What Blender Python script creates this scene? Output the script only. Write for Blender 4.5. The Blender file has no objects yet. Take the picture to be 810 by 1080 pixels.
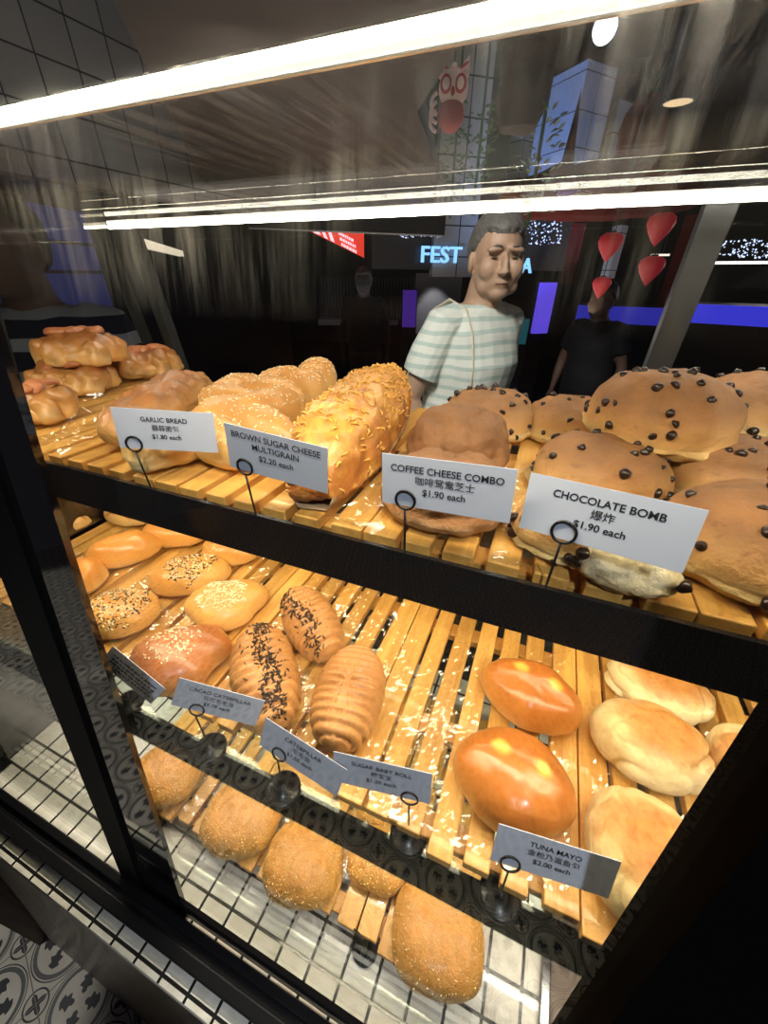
import bpy, bmesh, math, random
from mathutils import Vector, Matrix, Euler, noise
C = bpy.context.scene.collection
R_ = math.radians
CAMZ = 1.40
# ------------------------------------------------------------------ camera
F = 405.925
RM = Matrix(((0.92539454, 0.2044202, -0.31915094),
             (0.3789438, -0.48388208, 0.78883442),
             (0.00682227, -0.85092333, -0.5252456)))
def ray(x, y): return RM @ Vector((x - 405, y - 540, F))
def onz(x, y, z):
    v = ray(x, y); v = v * ((z - CAMZ) / v.z); return Vector((v.x, v.y, z))
def ony(x, y, Y):
    v = ray(x, y); v = v * (Y / v.y); return Vector((v.x, v.y, v.z + CAMZ))
def onplane(x, y, p, n):
    v = ray(x, y); q = Vector(p) - Vector((0, 0, CAMZ)); k = n.dot(q) / n.dot(v)
    return v * k + Vector((0, 0, CAMZ))
def atd(x, y, d):
    v = ray(x, y); v = v * (d / math.hypot(v.x, v.y)); return Vector((v.x, v.y, v.z + CAMZ))
cam = bpy.data.cameras.new('camera'); co = bpy.data.objects.new('camera', cam); C.objects.link(co)
mw = Matrix(((RM[0][0], -RM[0][1], -RM[0][2], 0), (RM[1][0], -RM[1][1], -RM[1][2], 0),
             (RM[2][0], -RM[2][1], -RM[2][2], CAMZ), (0, 0, 0, 1)))
co.matrix_world = mw
cam.sensor_fit = 'HORIZONTAL'; cam.sensor_width = 27.0; cam.lens = F / 810 * 27.0
cam.clip_start = 0.01; cam.clip_end = 100
bpy.context.scene.camera = co
# ------------------------------------------------------------------ materials
def newmat(name):
    m = bpy.data.materials.new(name); m.use_nodes = True
    nt = m.node_tree; b = nt.nodes['Principled BSDF']
    return m, nt, b
def N(nt, t, **k):
    n = nt.nodes.new('ShaderNode' + t)
    for a, v in k.items():
        if a.startswith('i_'):
            key = a[2:]
            n.inputs[int(key) if key.isdigit() else key.replace('_', ' ')].default_value = v
        else: setattr(n, a, v)
    return n
def L(nt, a, b): nt.links.new(a, b)
def ramp(nt, fac, stops):
    r = N(nt, 'ValToRGB'); e = r.color_ramp.elements
    while len(e) < len(stops): e.new(0.5)
    for s, (p, c) in zip(e, stops):
        s.position = p; s.color = (*c, 1) if len(c) == 3 else c
    L(nt, fac, r.inputs[0]); return r.outputs[0]
def math_(nt, op, a, b=None, c=None, clamp=False):
    n = N(nt, 'Math', operation=op); n.use_clamp = clamp
    for i, v in enumerate((a, b, c)):
        if v is None: continue
        if isinstance(v, (int, float)): n.inputs[i].default_value = v
        else: L(nt, v, n.inputs[i])
    return n.outputs[0]
def mixc(nt, fac, a, b, mode='MIX'):
    n = N(nt, 'Mix', data_type='RGBA', blend_type=mode)
    if isinstance(fac, (int, float)): n.inputs[0].default_value = fac
    else: L(nt, fac, n.inputs[0])
    for v, i in ((a, 6), (b, 7)):
        if isinstance(v, tuple): n.inputs[i].default_value = (*v, 1)
        else: L(nt, v, n.inputs[i])
    return n.outputs[2]
def noise_(nt, vec, scale, detail=4, rough=.55):
    n = N(nt, 'TexNoise', i_Scale=scale, i_Detail=detail, i_Roughness=rough)
    L(nt, vec, n.inputs['Vector']); return n.outputs['Fac']
def bump(nt, b, h, dist=.001, strength=.6):
    n = N(nt, 'Bump', i_Distance=dist, i_Strength=strength); L(nt, h, n.inputs['Height']); L(nt, n.outputs[0], b.inputs['Normal'])
def plain(name, col, rough=.5, metal=0, coat=0, spec=.5, var=.12, scale=60, emit=None, es=1):
    m, nt, b = newmat(name)
    tc = N(nt, 'TexCoord').outputs['Object']
    f = noise_(nt, tc, scale)
    c = mixc(nt, f, tuple(x * (1 - var) for x in col), tuple(min(1, x * (1 + var)) for x in col))
    L(nt, c, b.inputs['Base Color'])
    b.inputs['Roughness'].default_value = rough; b.inputs['Metallic'].default_value = metal
    b.inputs['Coat Weight'].default_value = coat; b.inputs['Specular IOR Level'].default_value = spec
    if emit: b.inputs['Emission Color'].default_value = (*emit, 1); b.inputs['Emission Strength'].default_value = es
    return m
def emis(name, col, s):
    m, nt, b = newmat(name)
    b.inputs['Base Color'].default_value = (*[min(1, c) for c in col], 1)
    b.inputs['Emission Color'].default_value = (*col, 1); b.inputs['Emission Strength'].default_value = s
    return m
def glass(name, f0=.045, gain=1.0, tint=(1, 1, 1), rough=0.0, dirt=None):
    m, nt, b = newmat(name); nt.nodes.remove(b)
    out = nt.nodes['Material Output']
    g = N(nt, 'NewGeometry')
    d = N(nt, 'VectorMath', operation='DOT_PRODUCT'); L(nt, g.outputs['Normal'], d.inputs[0]); L(nt, g.outputs['Incoming'], d.inputs[1])
    a = math_(nt, 'ABSOLUTE', d.outputs['Value'])
    p = math_(nt, 'POWER', math_(nt, 'SUBTRACT', 1, a, clamp=True), 5)
    fac = math_(nt, 'MULTIPLY_ADD', p, (1 - f0) * gain, f0, clamp=True)
    t = N(nt, 'BsdfTransparent'); t.inputs[0].default_value = (*tint, 1)
    gl = N(nt, 'BsdfGlossy', i_Roughness=rough)
    mx = N(nt, 'MixShader'); L(nt, fac, mx.inputs[0]); L(nt, t.outputs[0], mx.inputs[1]); L(nt, gl.outputs[0], mx.inputs[2])
    res = mx.outputs[0]
    if dirt:
        tc = N(nt, 'TexCoord').outputs['Object']
        mp = N(nt, 'Mapping'); mp.inputs['Scale'].default_value = dirt['s']; mp.inputs['Rotation'].default_value = dirt.get('r', (0, 0, 0)); L(nt, tc, mp.inputs[0])
        st = noise_(nt, mp.outputs[0], 1, 6, .7)
        big = noise_(nt, tc, dirt['big'], 2, .5)
        fine = noise_(nt, tc, dirt['big'] * 2.7, 3, .6)
        k = math_(nt, 'MULTIPLY', ramp(nt, st, [(.46, (0, 0, 0)), (.72, (1, 1, 1))]), ramp(nt, big, [(dirt.get('lo', .5), (0, 0, 0)), (dirt.get('hi', .66), (1, 1, 1))]))
        k = math_(nt, 'ADD', math_(nt, 'MULTIPLY', k, dirt['amt']), math_(nt, 'MULTIPLY', fine, dirt.get('base', .01)))
        if 'z' in dirt:
            sx = N(nt, 'SeparateXYZ'); L(nt, tc, sx.inputs[0])
            zz = N(nt, 'MapRange', i_1=dirt['z'][0], i_2=dirt['z'][1]); L(nt, sx.outputs['Z'], zz.inputs[0])
            k = math_(nt, 'MULTIPLY', k, zz.outputs[0])
        df = N(nt, 'BsdfDiffuse'); df.inputs[0].default_value = (.8, .78, .7, 1)
        tr = N(nt, 'BsdfTranslucent'); tr.inputs[0].default_value = (.8, .78, .7, 1)
        ad = N(nt, 'MixShader', i_0=.5); L(nt, df.outputs[0], ad.inputs[1]); L(nt, tr.outputs[0], ad.inputs[2])
        m2 = N(nt, 'MixShader'); L(nt, k, m2.inputs[0]); L(nt, res, m2.inputs[1]); L(nt, ad.outputs[0], m2.inputs[2])
        res = m2.outputs[0]
    L(nt, res, out.inputs['Surface'])
    return m
def crust(name, top, side, base, H, mott=.25, ms=28, rough=.55, coat=0, bmp=.5, bs=220, edge=.12, stops=(.08, .42, .85), extra=None):
    """baked dough: pale underside, coloured flank, browned top, mottled"""
    m, nt, b = newmat(name)
    tc = N(nt, 'TexCoord').outputs['Object']
    sx = N(nt, 'SeparateXYZ'); L(nt, tc, sx.inputs[0])
    n1 = noise_(nt, tc, ms, 5, .6); n2 = noise_(nt, tc, bs, 4, .6)
    z = math_(nt, 'DIVIDE', sx.outputs['Z'], H)
    z = math_(nt, 'ADD', z, math_(nt, 'MULTIPLY', math_(nt, 'SUBTRACT', n1, .5), edge * 3))
    c = ramp(nt, z, [(stops[0], base), (stops[1], side), (stops[2], top)])
    dark = ramp(nt, n1, [(.3, (1 - mott,) * 3), (.65, (1, 1, 1))])
    c = mixc(nt, 1.0, c, dark, 'MULTIPLY')
    if extra: c = extra(nt, tc, sx, c)
    L(nt, c, b.inputs['Base Color'])
    b.inputs['Roughness'].default_value = rough; b.inputs['Coat Weight'].default_value = coat; b.inputs['Coat Roughness'].default_value = .22
    b.inputs['Subsurface Weight'].default_value = .08; b.inputs['Subsurface Radius'].default_value = (.006, .003, .0015); b.inputs['Subsurface Scale'].default_value = .6
    bump(nt, b, n2, .0016, bmp)
    return m
def woodmat(name, a, c_, rough=.45, scale=1.0, axis='Y', coat=.15):
    m, nt, b = newmat(name)
    tc = N(nt, 'TexCoord').outputs['Object']
    oi = N(nt, 'ObjectInfo').outputs['Random']
    off = N(nt, 'CombineXYZ'); L(nt, math_(nt, 'MULTIPLY', oi, 7.0), off.inputs[2]); L(nt, math_(nt, 'MULTIPLY', oi, 3.0), off.inputs[1])
    va = N(nt, 'VectorMath', operation='ADD'); L(nt, tc, va.inputs[0]); L(nt, off.outputs[0], va.inputs[1])
    mp = N(nt, 'Mapping'); s = [60 * scale] * 3; s['XYZ'.index(axis)] = 3 * scale; mp.inputs['Scale'].default_value = s; L(nt, va.outputs[0], mp.inputs[0])
    g = noise_(nt, mp.outputs[0], 1.6, 5, .6); g2 = noise_(nt, mp.outputs[0], 9, 2, .5)
    c = ramp(nt, g, [(.3, a), (.62, c_)])
    c = mixc(nt, .25, c, ramp(nt, g2, [(.35, a), (.6, c_)]))
    hv = N(nt, 'HueSaturation'); L(nt, math_(nt, 'MULTIPLY_ADD', oi, .3, .85), hv.inputs['Value']); L(nt, c, hv.inputs['Color'])
    L(nt, hv.outputs[0], b.inputs['Base Color']); b.inputs['Roughness'].default_value = rough; b.inputs['Coat Weight'].default_value = coat
    bump(nt, b, g2, .0005, .4)
    return m
M = {}
M['wood'] = woodmat('oiled pine', (.50, .225, .040), (.72, .40, .100))
M['metal'] = plain('black powder coat', (.006, .006, .007), .32, coat=.15, spec=.3)
M['gloss'] = plain('glossy black frame', (.007, .006, .006), .05, coat=1.0, spec=.8)
M['rail'] = plain('satin black rail', (.008, .008, .009), .22, coat=.3, spec=.4)
M['frame'] = plain('black frame paint', (.004, .004, .004), .55, spec=.12)
M['matte'] = plain('matt black frame', (.002, .002, .002), .8, spec=.02)
M['greypost'] = plain('dark grey anodised', (.06, .06, .055), .35, .3)
M['steel'] = plain('brushed dark steel', (.16, .16, .165), .18, 1.0)
M['alu'] = plain('aluminium channel', (.6, .6, .58), .3, 1.0)
M['led'] = emis('led diffuser', (1.0, .90, .74), 30)
M['led2'] = emis('led diffuser shelf', (1.0, .86, .66), 8)
M['glassf'] = glass('front glass', .05, 1.0, (.97, .98, .97), dirt=dict(s=(130, 30, 9), big=7, amt=.48, base=.02, z=(1.38, 1.50), lo=.45, hi=.62))
M['glasst'] = glass('top glass', .01, .12, (.95, .96, .95), dirt=dict(s=(110, 9, 30), r=(0, 0, .3), big=8, amt=.36, base=.018, lo=.46, hi=.64))
M['glassb'] = glass('back glass', .003, .12, (.9, .91, .93))
M['shelfglass'] = glass('shelf glass', .012, .12, (.9, .95, .92))
M['film'] = glass('clear wrap', .10, 1.0, (.99, .99, .98), rough=.10)
M['card'] = plain('laminated card', (.46, .49, .59), .30, coat=.2, var=.04, scale=20)
M['ink'] = plain('black ink', (.012, .012, .014), .5)
M['chip'] = plain('dark chocolate', (.022, .010, .007), .28, var=.3)
M['sprk'] = plain('chocolate rice', (.03, .013, .008), .45, var=.4)
M['sesw'] = plain('white sesame', (.86, .74, .50), .5, var=.15, scale=300)
M['sesb'] = plain('black sesame', (.02, .018, .016), .45)
M['sugar'] = plain('sugar crumb', (.85, .58, .25), .35, var=.25, scale=300)
M['cheese'] = plain('melted cheese', (.72, .36, .07), .4, coat=.3, var=.5, scale=60)
M['paper'] = plain('brown baking paper', (.40, .26, .13), .7, var=.2)
M['ham'] = plain('browned ham', (.42, .15, .06), .45, coat=.2, var=.25)
def tile_mat():
    m, nt, b = newmat('white mosaic'); tc = N(nt, 'TexCoord').outputs['Object']
    br = N(nt, 'TexBrick', offset=0, squash=1); br.inputs['Scale'].default_value = 1 / .046
    br.inputs['Brick Width'].default_value = 1; br.inputs['Row Height'].default_value = .95; br.inputs['Mortar Size'].default_value = .05; br.inputs['Mortar Smooth'].default_value = .2
    br.inputs['Color1'].default_value = (.80, .78, .70, 1); br.inputs['Color2'].default_value = (.72, .70, .62, 1); br.inputs['Mortar'].default_value = (.015, .015, .015, 1)
    L(nt, tc, br.inputs['Vector'])
    n = noise_(nt, tc, 55, 4)
    c = mixc(nt, .5, br.outputs['Color'], ramp(nt, n, [(.35, (.72, .70, .62)), (.6, (1, 1, 1))]), 'MULTIPLY')
    L(nt, c, b.inputs['Base Color']); b.inputs['Roughness'].default_value = .25; b.inputs['Coat Weight'].default_value = .4
    h = math_(nt, 'SUBTRACT', 1, br.outputs['Fac']); n3 = noise_(nt, tc, 90, 2)
    bump(nt, b, math_(nt, 'MULTIPLY_ADD', n3, .6, h), .002, .5)
    return m
M['tile'] = tile_mat()
def floor_mat():
    m, nt, b = newmat('patterned encaustic tile'); tc = N(nt, 'TexCoord').outputs['Object']
    s = .135
    rot = N(nt, 'Mapping'); rot.inputs['Rotation'].default_value = (0, 0, R_(20)); rot.inputs['Scale'].default_value = (1 / s, 1 / s, 1); L(nt, tc, rot.inputs[0])
    fr = N(nt, 'VectorMath', operation='FRACTION'); L(nt, rot.outputs[0], fr.inputs[0])
    sx = N(nt, 'SeparateXYZ'); L(nt, fr.outputs[0], sx.inputs[0])
    x = math_(nt, 'SUBTRACT', sx.outputs[0], .5); y = math_(nt, 'SUBTRACT', sx.outputs[1], .5)
    def ln(a, c): return math_(nt, 'SQRT', math_(nt, 'ADD', math_(nt, 'MULTIPLY', a, a), math_(nt, 'MULTIPLY', c, c)))
    def band(v, c0, w): return math_(nt, 'LESS_THAN', math_(nt, 'ABSOLUTE', math_(nt, 'SUBTRACT', v, c0)), w)
    ax = math_(nt, 'ABSOLUTE', x); ay = math_(nt, 'ABSOLUTE', y)
    r = ln(x, y); ang = math_(nt, 'ARCTAN2', ay, ax)
    # four leaves on the diagonals, in a double ring
    da = math_(nt, 'ABSOLUTE', math_(nt, 'SUBTRACT', ang, math.pi / 4))
    t = math_(nt, 'DIVIDE', math_(nt, 'SUBTRACT', r, .07), .26)
    wv = math_(nt, 'MULTIPLY', math_(nt, 'SINE', math_(nt, 'MULTIPLY', math_(nt, 'MULTIPLY', t, 1, clamp=True), math.pi)), .42)
    lobes = math_(nt, 'MULTIPLY_ADD', math_(nt, 'SINE', math_(nt, 'MULTIPLY', r, 70)), .10, wv)
    leaf = math_(nt, 'LESS_THAN', da, lobes); leaf = math_(nt, 'MULTIPLY', leaf, math_(nt, 'LESS_THAN', r, .33)); leaf = math_(nt, 'MULTIPLY', leaf, math_(nt, 'GREATER_THAN', r, .08))
    ring = band(r, .415, .03); ring2 = band(r, .47, .008)
    cx_ = math_(nt, 'SUBTRACT', .5, ax); cy_ = math_(nt, 'SUBTRACT', .5, ay); rc = ln(cx_, cy_)
    flower = math_(nt, 'LESS_THAN', rc, math_(nt, 'MULTIPLY_ADD', math_(nt, 'COSINE', math_(nt, 'MULTIPLY', math_(nt, 'ARCTAN2', cy_, cx_), 4)), .045, .10))
    cr = band(rc, .175, .012)
    dk = leaf
    for k in (ring2, flower, cr): dk = math_(nt, 'MAXIMUM', dk, k)
    n = noise_(nt, tc, 14)
    cream = ramp(nt, n, [(.3, (.62, .60, .52)), (.7, (.80, .77, .68))])
    c = mixc(nt, ring, cream, (.13, .14, .14)); c = mixc(nt, dk, c, (.035, .04, .055))
    gx = math_(nt, 'MAXIMUM', ax, ay); c = mixc(nt, math_(nt, 'GREATER_THAN', gx, .492), c, (.2, .19, .18))
    L(nt, c, b.inputs['Base Color']); b.inputs['Roughness'].default_value = .4
    return m
M['floor'] = floor_mat()
M['stone'] = plain('mall stone floor', (.045, .038, .042), .25, var=.3, scale=3)
M['counter'] = woodmat('grey brown laminate', (.10, .085, .07), (.20, .17, .145), .4, .4, 'Z')
M['ceil'] = plain('brown ceiling', (.035, .025, .02), .7, var=.3, scale=4)
def grid_mat(name, col, w, h, mort, ax='XZ', rough=.5):
    m, nt, b = newmat(name); tc = N(nt, 'TexCoord').outputs['Object']
    if ax == 'XZ':
        sx = N(nt, 'SeparateXYZ'); L(nt, tc, sx.inputs[0]); cb = N(nt, 'CombineXYZ'); L(nt, math_(nt, 'ADD', sx.outputs[0], sx.outputs[1]), cb.inputs[0]); L(nt, sx.outputs[2], cb.inputs[1]); v = cb.outputs[0]
    else: v = tc
    br = N(nt, 'TexBrick', offset=0, squash=1); br.inputs['Scale'].default_value = 1
    br.inputs['Brick Width'].default_value = w; br.inputs['Row Height'].default_value = h; br.inputs['Mortar Size'].default_value = mort
    br.inputs['Color1'].default_value = (*col, 1); br.inputs['Color2'].default_value = (*[c * .85 for c in col], 1); br.inputs['Mortar'].default_value = (.01, .01, .012, 1)
    L(nt, v, br.inputs['Vector']); L(nt, br.outputs['Color'], b.inputs['Base Color']); b.inputs['Roughness'].default_value = rough
    return m
M['greygrid'] = grid_mat('grey wall tile', (.34, .33, .31), .28, .26, .006)
M['bluegrid'] = grid_mat('blue tinted column tile', (.34, .42, .60), .28, .24, .004)  # blue of the lighting put into the tile colour
M['dark'] = plain('dark facade', (.012, .012, .016), .4)
M['darkb'] = plain('dark interior', (.02, .018, .022), .6, var=.5, scale=2)
M['red'] = plain('red silk', (.45, .02, .02), .5, emit=(1, .05, .04), es=.12)
M['redmatte'] = plain('red felt', (.13, .012, .01), .8, spec=.1, var=.3, scale=20)
M['leafm'] = plain('leaf green', (.05, .12, .04), .6, var=.5, scale=30)
M['leafp'] = plain('pale leaf', (.25, .32, .22), .6, var=.4, scale=30)
# ------------------------------------------------------------------ object helpers
def link(name, me, mat=None, parent=None):
    o = bpy.data.objects.new(name, me); C.objects.link(o)
    if mat is not None and me is not None:
        if not me.materials: me.materials.append(mat)
    if parent is not None: o.parent = parent
    return o
def bm_obj(name, bm, mat, parent=None, smooth=False):
    me = bpy.data.meshes.new(name); bmesh.ops.recalc_face_normals(bm, faces=bm.faces[:]); bm.to_mesh(me); bm.free()
    if smooth: me.polygons.foreach_set('use_smooth', [True] * len(me.polygons))
    return link(name, me, mat, parent)
def thing(name, label, cat, loc=(0, 0, 0), rz=0, group=None):
    o = bpy.data.objects.new(name, None); o.empty_display_size = .02; C.objects.link(o)
    o.location = loc; o.rotation_euler = (0, 0, rz); tag(o, label, cat, group); return o
def tag(o, label, cat, group=None):
    o['label'] = label; o['category'] = cat
    if group: o['group'] = group
    return o
def struct(o): o['kind'] = 'structure'; return o
def box(bm, x0, x1, y0, y1, z0, z1, bev=0, mat=None):
    vs = [bm.verts.new((x, y, z)) for x in (x0, x1) for y in (y0, y1) for z in (z0, z1)]
    fs = [(0, 1, 3, 2), (4, 6, 7, 5), (0, 4, 5, 1), (2, 3, 7, 6), (0, 2, 6, 4), (1, 5, 7, 3)]
    f = [bm.faces.new([vs[i] for i in q]) for q in fs]
    if bev: bmesh.ops.bevel(bm, geom=list({e for q in f for e in q.edges}), offset=bev, segments=2, affect='EDGES', profile=.5)
    return vs
def boxo(name, mat, parent, *a, bev=0):
    bm = bmesh.new(); box(bm, *a, bev=bev); return bm_obj(name, bm, mat, parent)
def hexa(bm, pts):
    """8 points: bottom quad (ccw) then top quad"""
    vs = [bm.verts.new(p) for p in pts]
    for q in ((0, 3, 2, 1), (4, 5, 6, 7), (0, 1, 5, 4), (1, 2, 6, 5), (2, 3, 7, 6), (3, 0, 4, 7)): bm.faces.new([vs[i] for i in q])
def tube(bm, pts, rad, seg=10, caps=True, closed=False):
    pts = [Vector(p) for p in pts]; n = len(pts); rings = []; up = None
    for i, p in enumerate(pts):
        if closed: t = pts[(i + 1) % n] - pts[i - 1]
        else: t = pts[min(i + 1, n - 1)] - pts[max(i - 1, 0)]
        t.normalize()
        if up is None: up = t.orthogonal().normalized()
        up = (up - t * up.dot(t)).normalized(); w = t.cross(up)
        r = rad[i] if isinstance(rad, list) else rad
        rx, ry = r if isinstance(r, tuple) else (r, r)
        rings.append([bm.verts.new(p + up * math.cos(a) * rx + w * math.sin(a) * ry) for a in [2 * math.pi * k / seg for k in range(seg)]])
    for i in range(n if closed else n - 1):
        a, b = rings[i], rings[(i + 1) % n]
        for k in range(seg): bm.faces.new((a[k], a[(k + 1) % seg], b[(k + 1) % seg], b[k]))
    if caps and not closed: bm.faces.new(rings[0][::-1]); bm.faces.new(rings[-1])
def lathe(bm, prof, seg=16, c=(0, 0, 0)):
    rings = []
    for r, z in prof:
        if r < 1e-6: rings.append([bm.verts.new((c[0], c[1], c[2] + z))])
        else: rings.append([bm.verts.new((c[0] + r * math.cos(2 * math.pi * k / seg), c[1] + r * math.sin(2 * math.pi * k / seg), c[2] + z)) for k in range(seg)])
    for a, b in zip(rings, rings[1:]):
        for k in range(seg):
            q = [a[k % len(a)], a[(k + 1) % len(a)], b[(k + 1) % len(b)], b[k % len(b)]]
            u = [];  [u.append(v) for v in q if v not in u]
            if len(u) > 2: bm.faces.new(u)
def ellip(bm, c, r, rot=None, nu=20, nv=12):
    c = Vector(c); M3 = Euler(rot).to_matrix() if rot else Matrix.Identity(3)
    rows = []
    for j in range(nv + 1):
        v = -math.pi / 2 + math.pi * j / nv
        if j in (0, nv): rows.append([bm.verts.new(c + M3 @ Vector((0, 0, r[2] * math.sin(v))))]); continue
        rows.append([bm.verts.new(c + M3 @ Vector((r[0] * math.cos(v) * math.cos(2 * math.pi * i / nu), r[1] * math.cos(v) * math.sin(2 * math.pi * i / nu), r[2] * math.sin(v)))) for i in range(nu)])
    for a, b in zip(rows, rows[1:]):
        for k in range(nu):
            q = [a[k % len(a)], a[(k + 1) % len(a)], b[(k + 1) % len(b)], b[k % len(b)]]
            u = []; [u.append(x) for x in q if x not in u]
            if len(u) > 2: bm.faces.new(u)
def blob(name, Lx, Wy, H, foot=None, disp=None, flat=.28, pz=.8, pc=.75, e=2.0, nu=72, nv=40):
    """dough body on z=0: footprint Lx x Wy, height H"""
    vs = []; fs = []; rows = []
    for j in range(nv + 1):
        v = -math.pi / 2 + math.pi * j / nv; s = math.sin(v); cc = max(0.0, math.cos(v)) ** pc
        row = []
        for i in ([0] if j in (0, nv) else range(nu)):
            u = 2 * math.pi * i / nu; cu, su = math.cos(u), math.sin(u)
            ex = 2 / e
            px = math.copysign(abs(cu) ** ex, cu); py = math.copysign(abs(su) ** ex, su)
            fr = foot(u) if foot else 1.0
            x = Lx / 2 * fr * cc * px; y = Wy / 2 * fr * cc * py
            z = H * (1 - flat) * (s ** pz) if s > 0 else -H * flat * min(1, abs(s) * 1.35)
            p = Vector((x, y, z))
            if disp:
                nrm = Vector((x / (Lx * Lx), y / (Wy * Wy), max(z, -.2 * H) / (H * H * 1.6)));
                nrm = nrm.normalized() if nrm.length > 1e-9 else Vector((0, 0, 1))
                d = disp(p, nrm, u, v)
                p = p + (d if isinstance(d, Vector) else nrm * d)
            p.z = max(p.z, -H * flat) + H * flat
            row.append(len(vs)); vs.append(p)
        rows.append(row)
    for a, b in zip(rows, rows[1:]):
        for k in range(nu):
            q = [a[k % len(a)], a[(k + 1) % len(a)], b[(k + 1) % len(b)], b[k % len(b)]]
            u = []; [u.append(x) for x in q if x not in u]
            if len(u) > 2: fs.append(u)
    me = bpy.data.meshes.new(name); me.from_pydata([tuple(v) for v in vs], [], fs); me.update()
    me.polygons.foreach_set('use_smooth', [True] * len(me.polygons))
    return me
def fbm(p, s, o=3, seed=0.0):
    q = Vector((p.x * s + seed * 3.1, p.y * s - seed * 1.7, p.z * s + seed * .9)); return noise.fractal(q, 1.0, 2.0, o)
def samples(me, n, rng, zmin=.2, test=None):
    """random points with normals on the top of a mesh"""
    ps = [p for p in me.polygons if p.normal.z > zmin and (test is None or test(p.center))]
    if not ps: return []
    w = [p.area for p in ps]; out = []
    for p in rng.choices(ps, w, k=n):
        v = [me.vertices[i].co for i in p.vertices]; a, b = rng.random(), rng.random()
        q = v[0].lerp(v[1], a).lerp((v[3] if len(v) > 3 else v[2]).lerp(v[2], a), b)
        out.append((q, p.normal.copy()))
    return out
def seeds(name, pts, mat, parent, rng, size=(.0019, .0011, .0007), jit=.25):
    bm = bmesh.new()
    for p, n in pts:
        t = n.orthogonal().normalized(); t = Matrix.Rotation(rng.random() * 6.283, 3, n) @ t; w = n.cross(t)
        n2 = (n + Vector((rng.uniform(-jit, jit), rng.uniform(-jit, jit), 0))).normalized()
        k = rng.uniform(.8, 1.25); c = p + n * size[2] * .4
        ring = [bm.verts.new(c + (t * math.cos(a) * size[0] + w * math.sin(a) * size[1]) * k) for a in [math.pi * 2 * i / 6 for i in range(6)]]
        tp = bm.verts.new(c + n2 * size[2] * 1.3 * k); bt = bm.verts.new(c - n2 * size[2] * k)
        for i in range(6): bm.faces.new((ring[i], ring[(i + 1) % 6], tp)); bm.faces.new((ring[(i + 1) % 6], ring[i], bt))
    o = bm_obj(name, bm, mat, parent, True); o['kind'] = 'stuff'; return o
def frame_on(x, y, z0, h, tilt=0): return onz(x, y, z0 + h)
UP, LOW, DECK = 1.22, .94, .58
BOT = .615
def axis2(p0, p1, zbase, h):
    """two pixels at the ends of a bun's long axis (at mid height): centre, length, yaw"""
    a = onz(*p0, zbase + h * .45); b = onz(*p1, zbase + h * .45); d = b - a
    return Vector(((a.x + b.x) / 2, (a.y + b.y) / 2, zbase)), d.length, math.atan2(d.y, d.x)
# ------------------------------------------------------------------ display case
T, YG = .145, .168
def gy(z): return YG + T * (z - CAMZ)
case = thing('display_case', 'black framed glass bakery display case with three tiers of bread', 'display case', (0, .3, 0))
INV = Matrix.Translation((0, -.3, 0))
def cpart(name, bm, mat, smooth=False, parent=None):
    bmesh.ops.transform(bm, matrix=INV, verts=bm.verts[:]); return bm_obj(name, bm, mat, parent or case, smooth)
def slab_g(bm, x0, x1, z0, z1, d0, d1, xs=0):
    """slab parallel to the leaning front glass, d0..d1 behind it"""
    hexa(bm, [(x0, gy(z0) + d0, z0), (x1, gy(z0) + d0, z0), (x1, gy(z0) + d1, z0), (x0, gy(z0) + d1, z0),
              (x0 + xs, gy(z1) + d0, z1), (x1 + xs, gy(z1) + d0, z1), (x1 + xs, gy(z1) + d1, z1), (x0 + xs, gy(z1) + d1, z1)])
ZT = 1.47          # underside of the top glass
XL, XR, YB = -.83, .50, .615
bm = bmesh.new(); x0, x1 = XL - .02, XR + .1; hexa(bm, [(x0, -.074, .0), (x1, -.074, .0), (x1, .66, .0), (x0, .66, .0), (x0, -.012, DECK - .03), (x1, -.012, DECK - .03), (x1, .66, DECK - .03), (x0, .66, DECK - .03)]); cpart('counter_body', bm, M['counter'])
bm = bmesh.new(); box(bm, XL - .03, XR + .11, -.016, .002, DECK - .03, DECK - .008, .002); cpart('counter_edge', bm, plain('cream stone edge', (.55, .50, .42), .5))
bm = bmesh.new(); box(bm, XL - .01, .165, .03, .63, DECK - .03, DECK); cpart('tile_deck', bm, M['tile'])
bm = bmesh.new(); box(bm, XL - .03, XR + .11, -.014, .009, DECK - .02, DECK - .004)
edge = cpart('tile_edge', bm, M['tile'])
bm = bmesh.new(); box(bm, .165, XR + .08, .05, .63, DECK - .03, DECK + .006); cpart('deck_trim', bm, plain('brown steel plate', (.07, .045, .03), .4, .3))
bm = bmesh.new(); box(bm, .160, .172, .03, .63, DECK - .005, DECK + .012, .002); cpart('deck_divider', bm, M['steel'])
# sill rails
bm = bmesh.new(); box(bm, XL - .02, XR + .1, .008, .024, DECK - .03, DECK + .012, .002); box(bm, XL - .02, XR + .1, .024, .034, DECK - .03, DECK + .004); box(bm, XL - .02, XR + .1, .034, .046, DECK - .03, DECK + .014, .002); cpart('sill_rail', bm, M['metal'])
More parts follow.
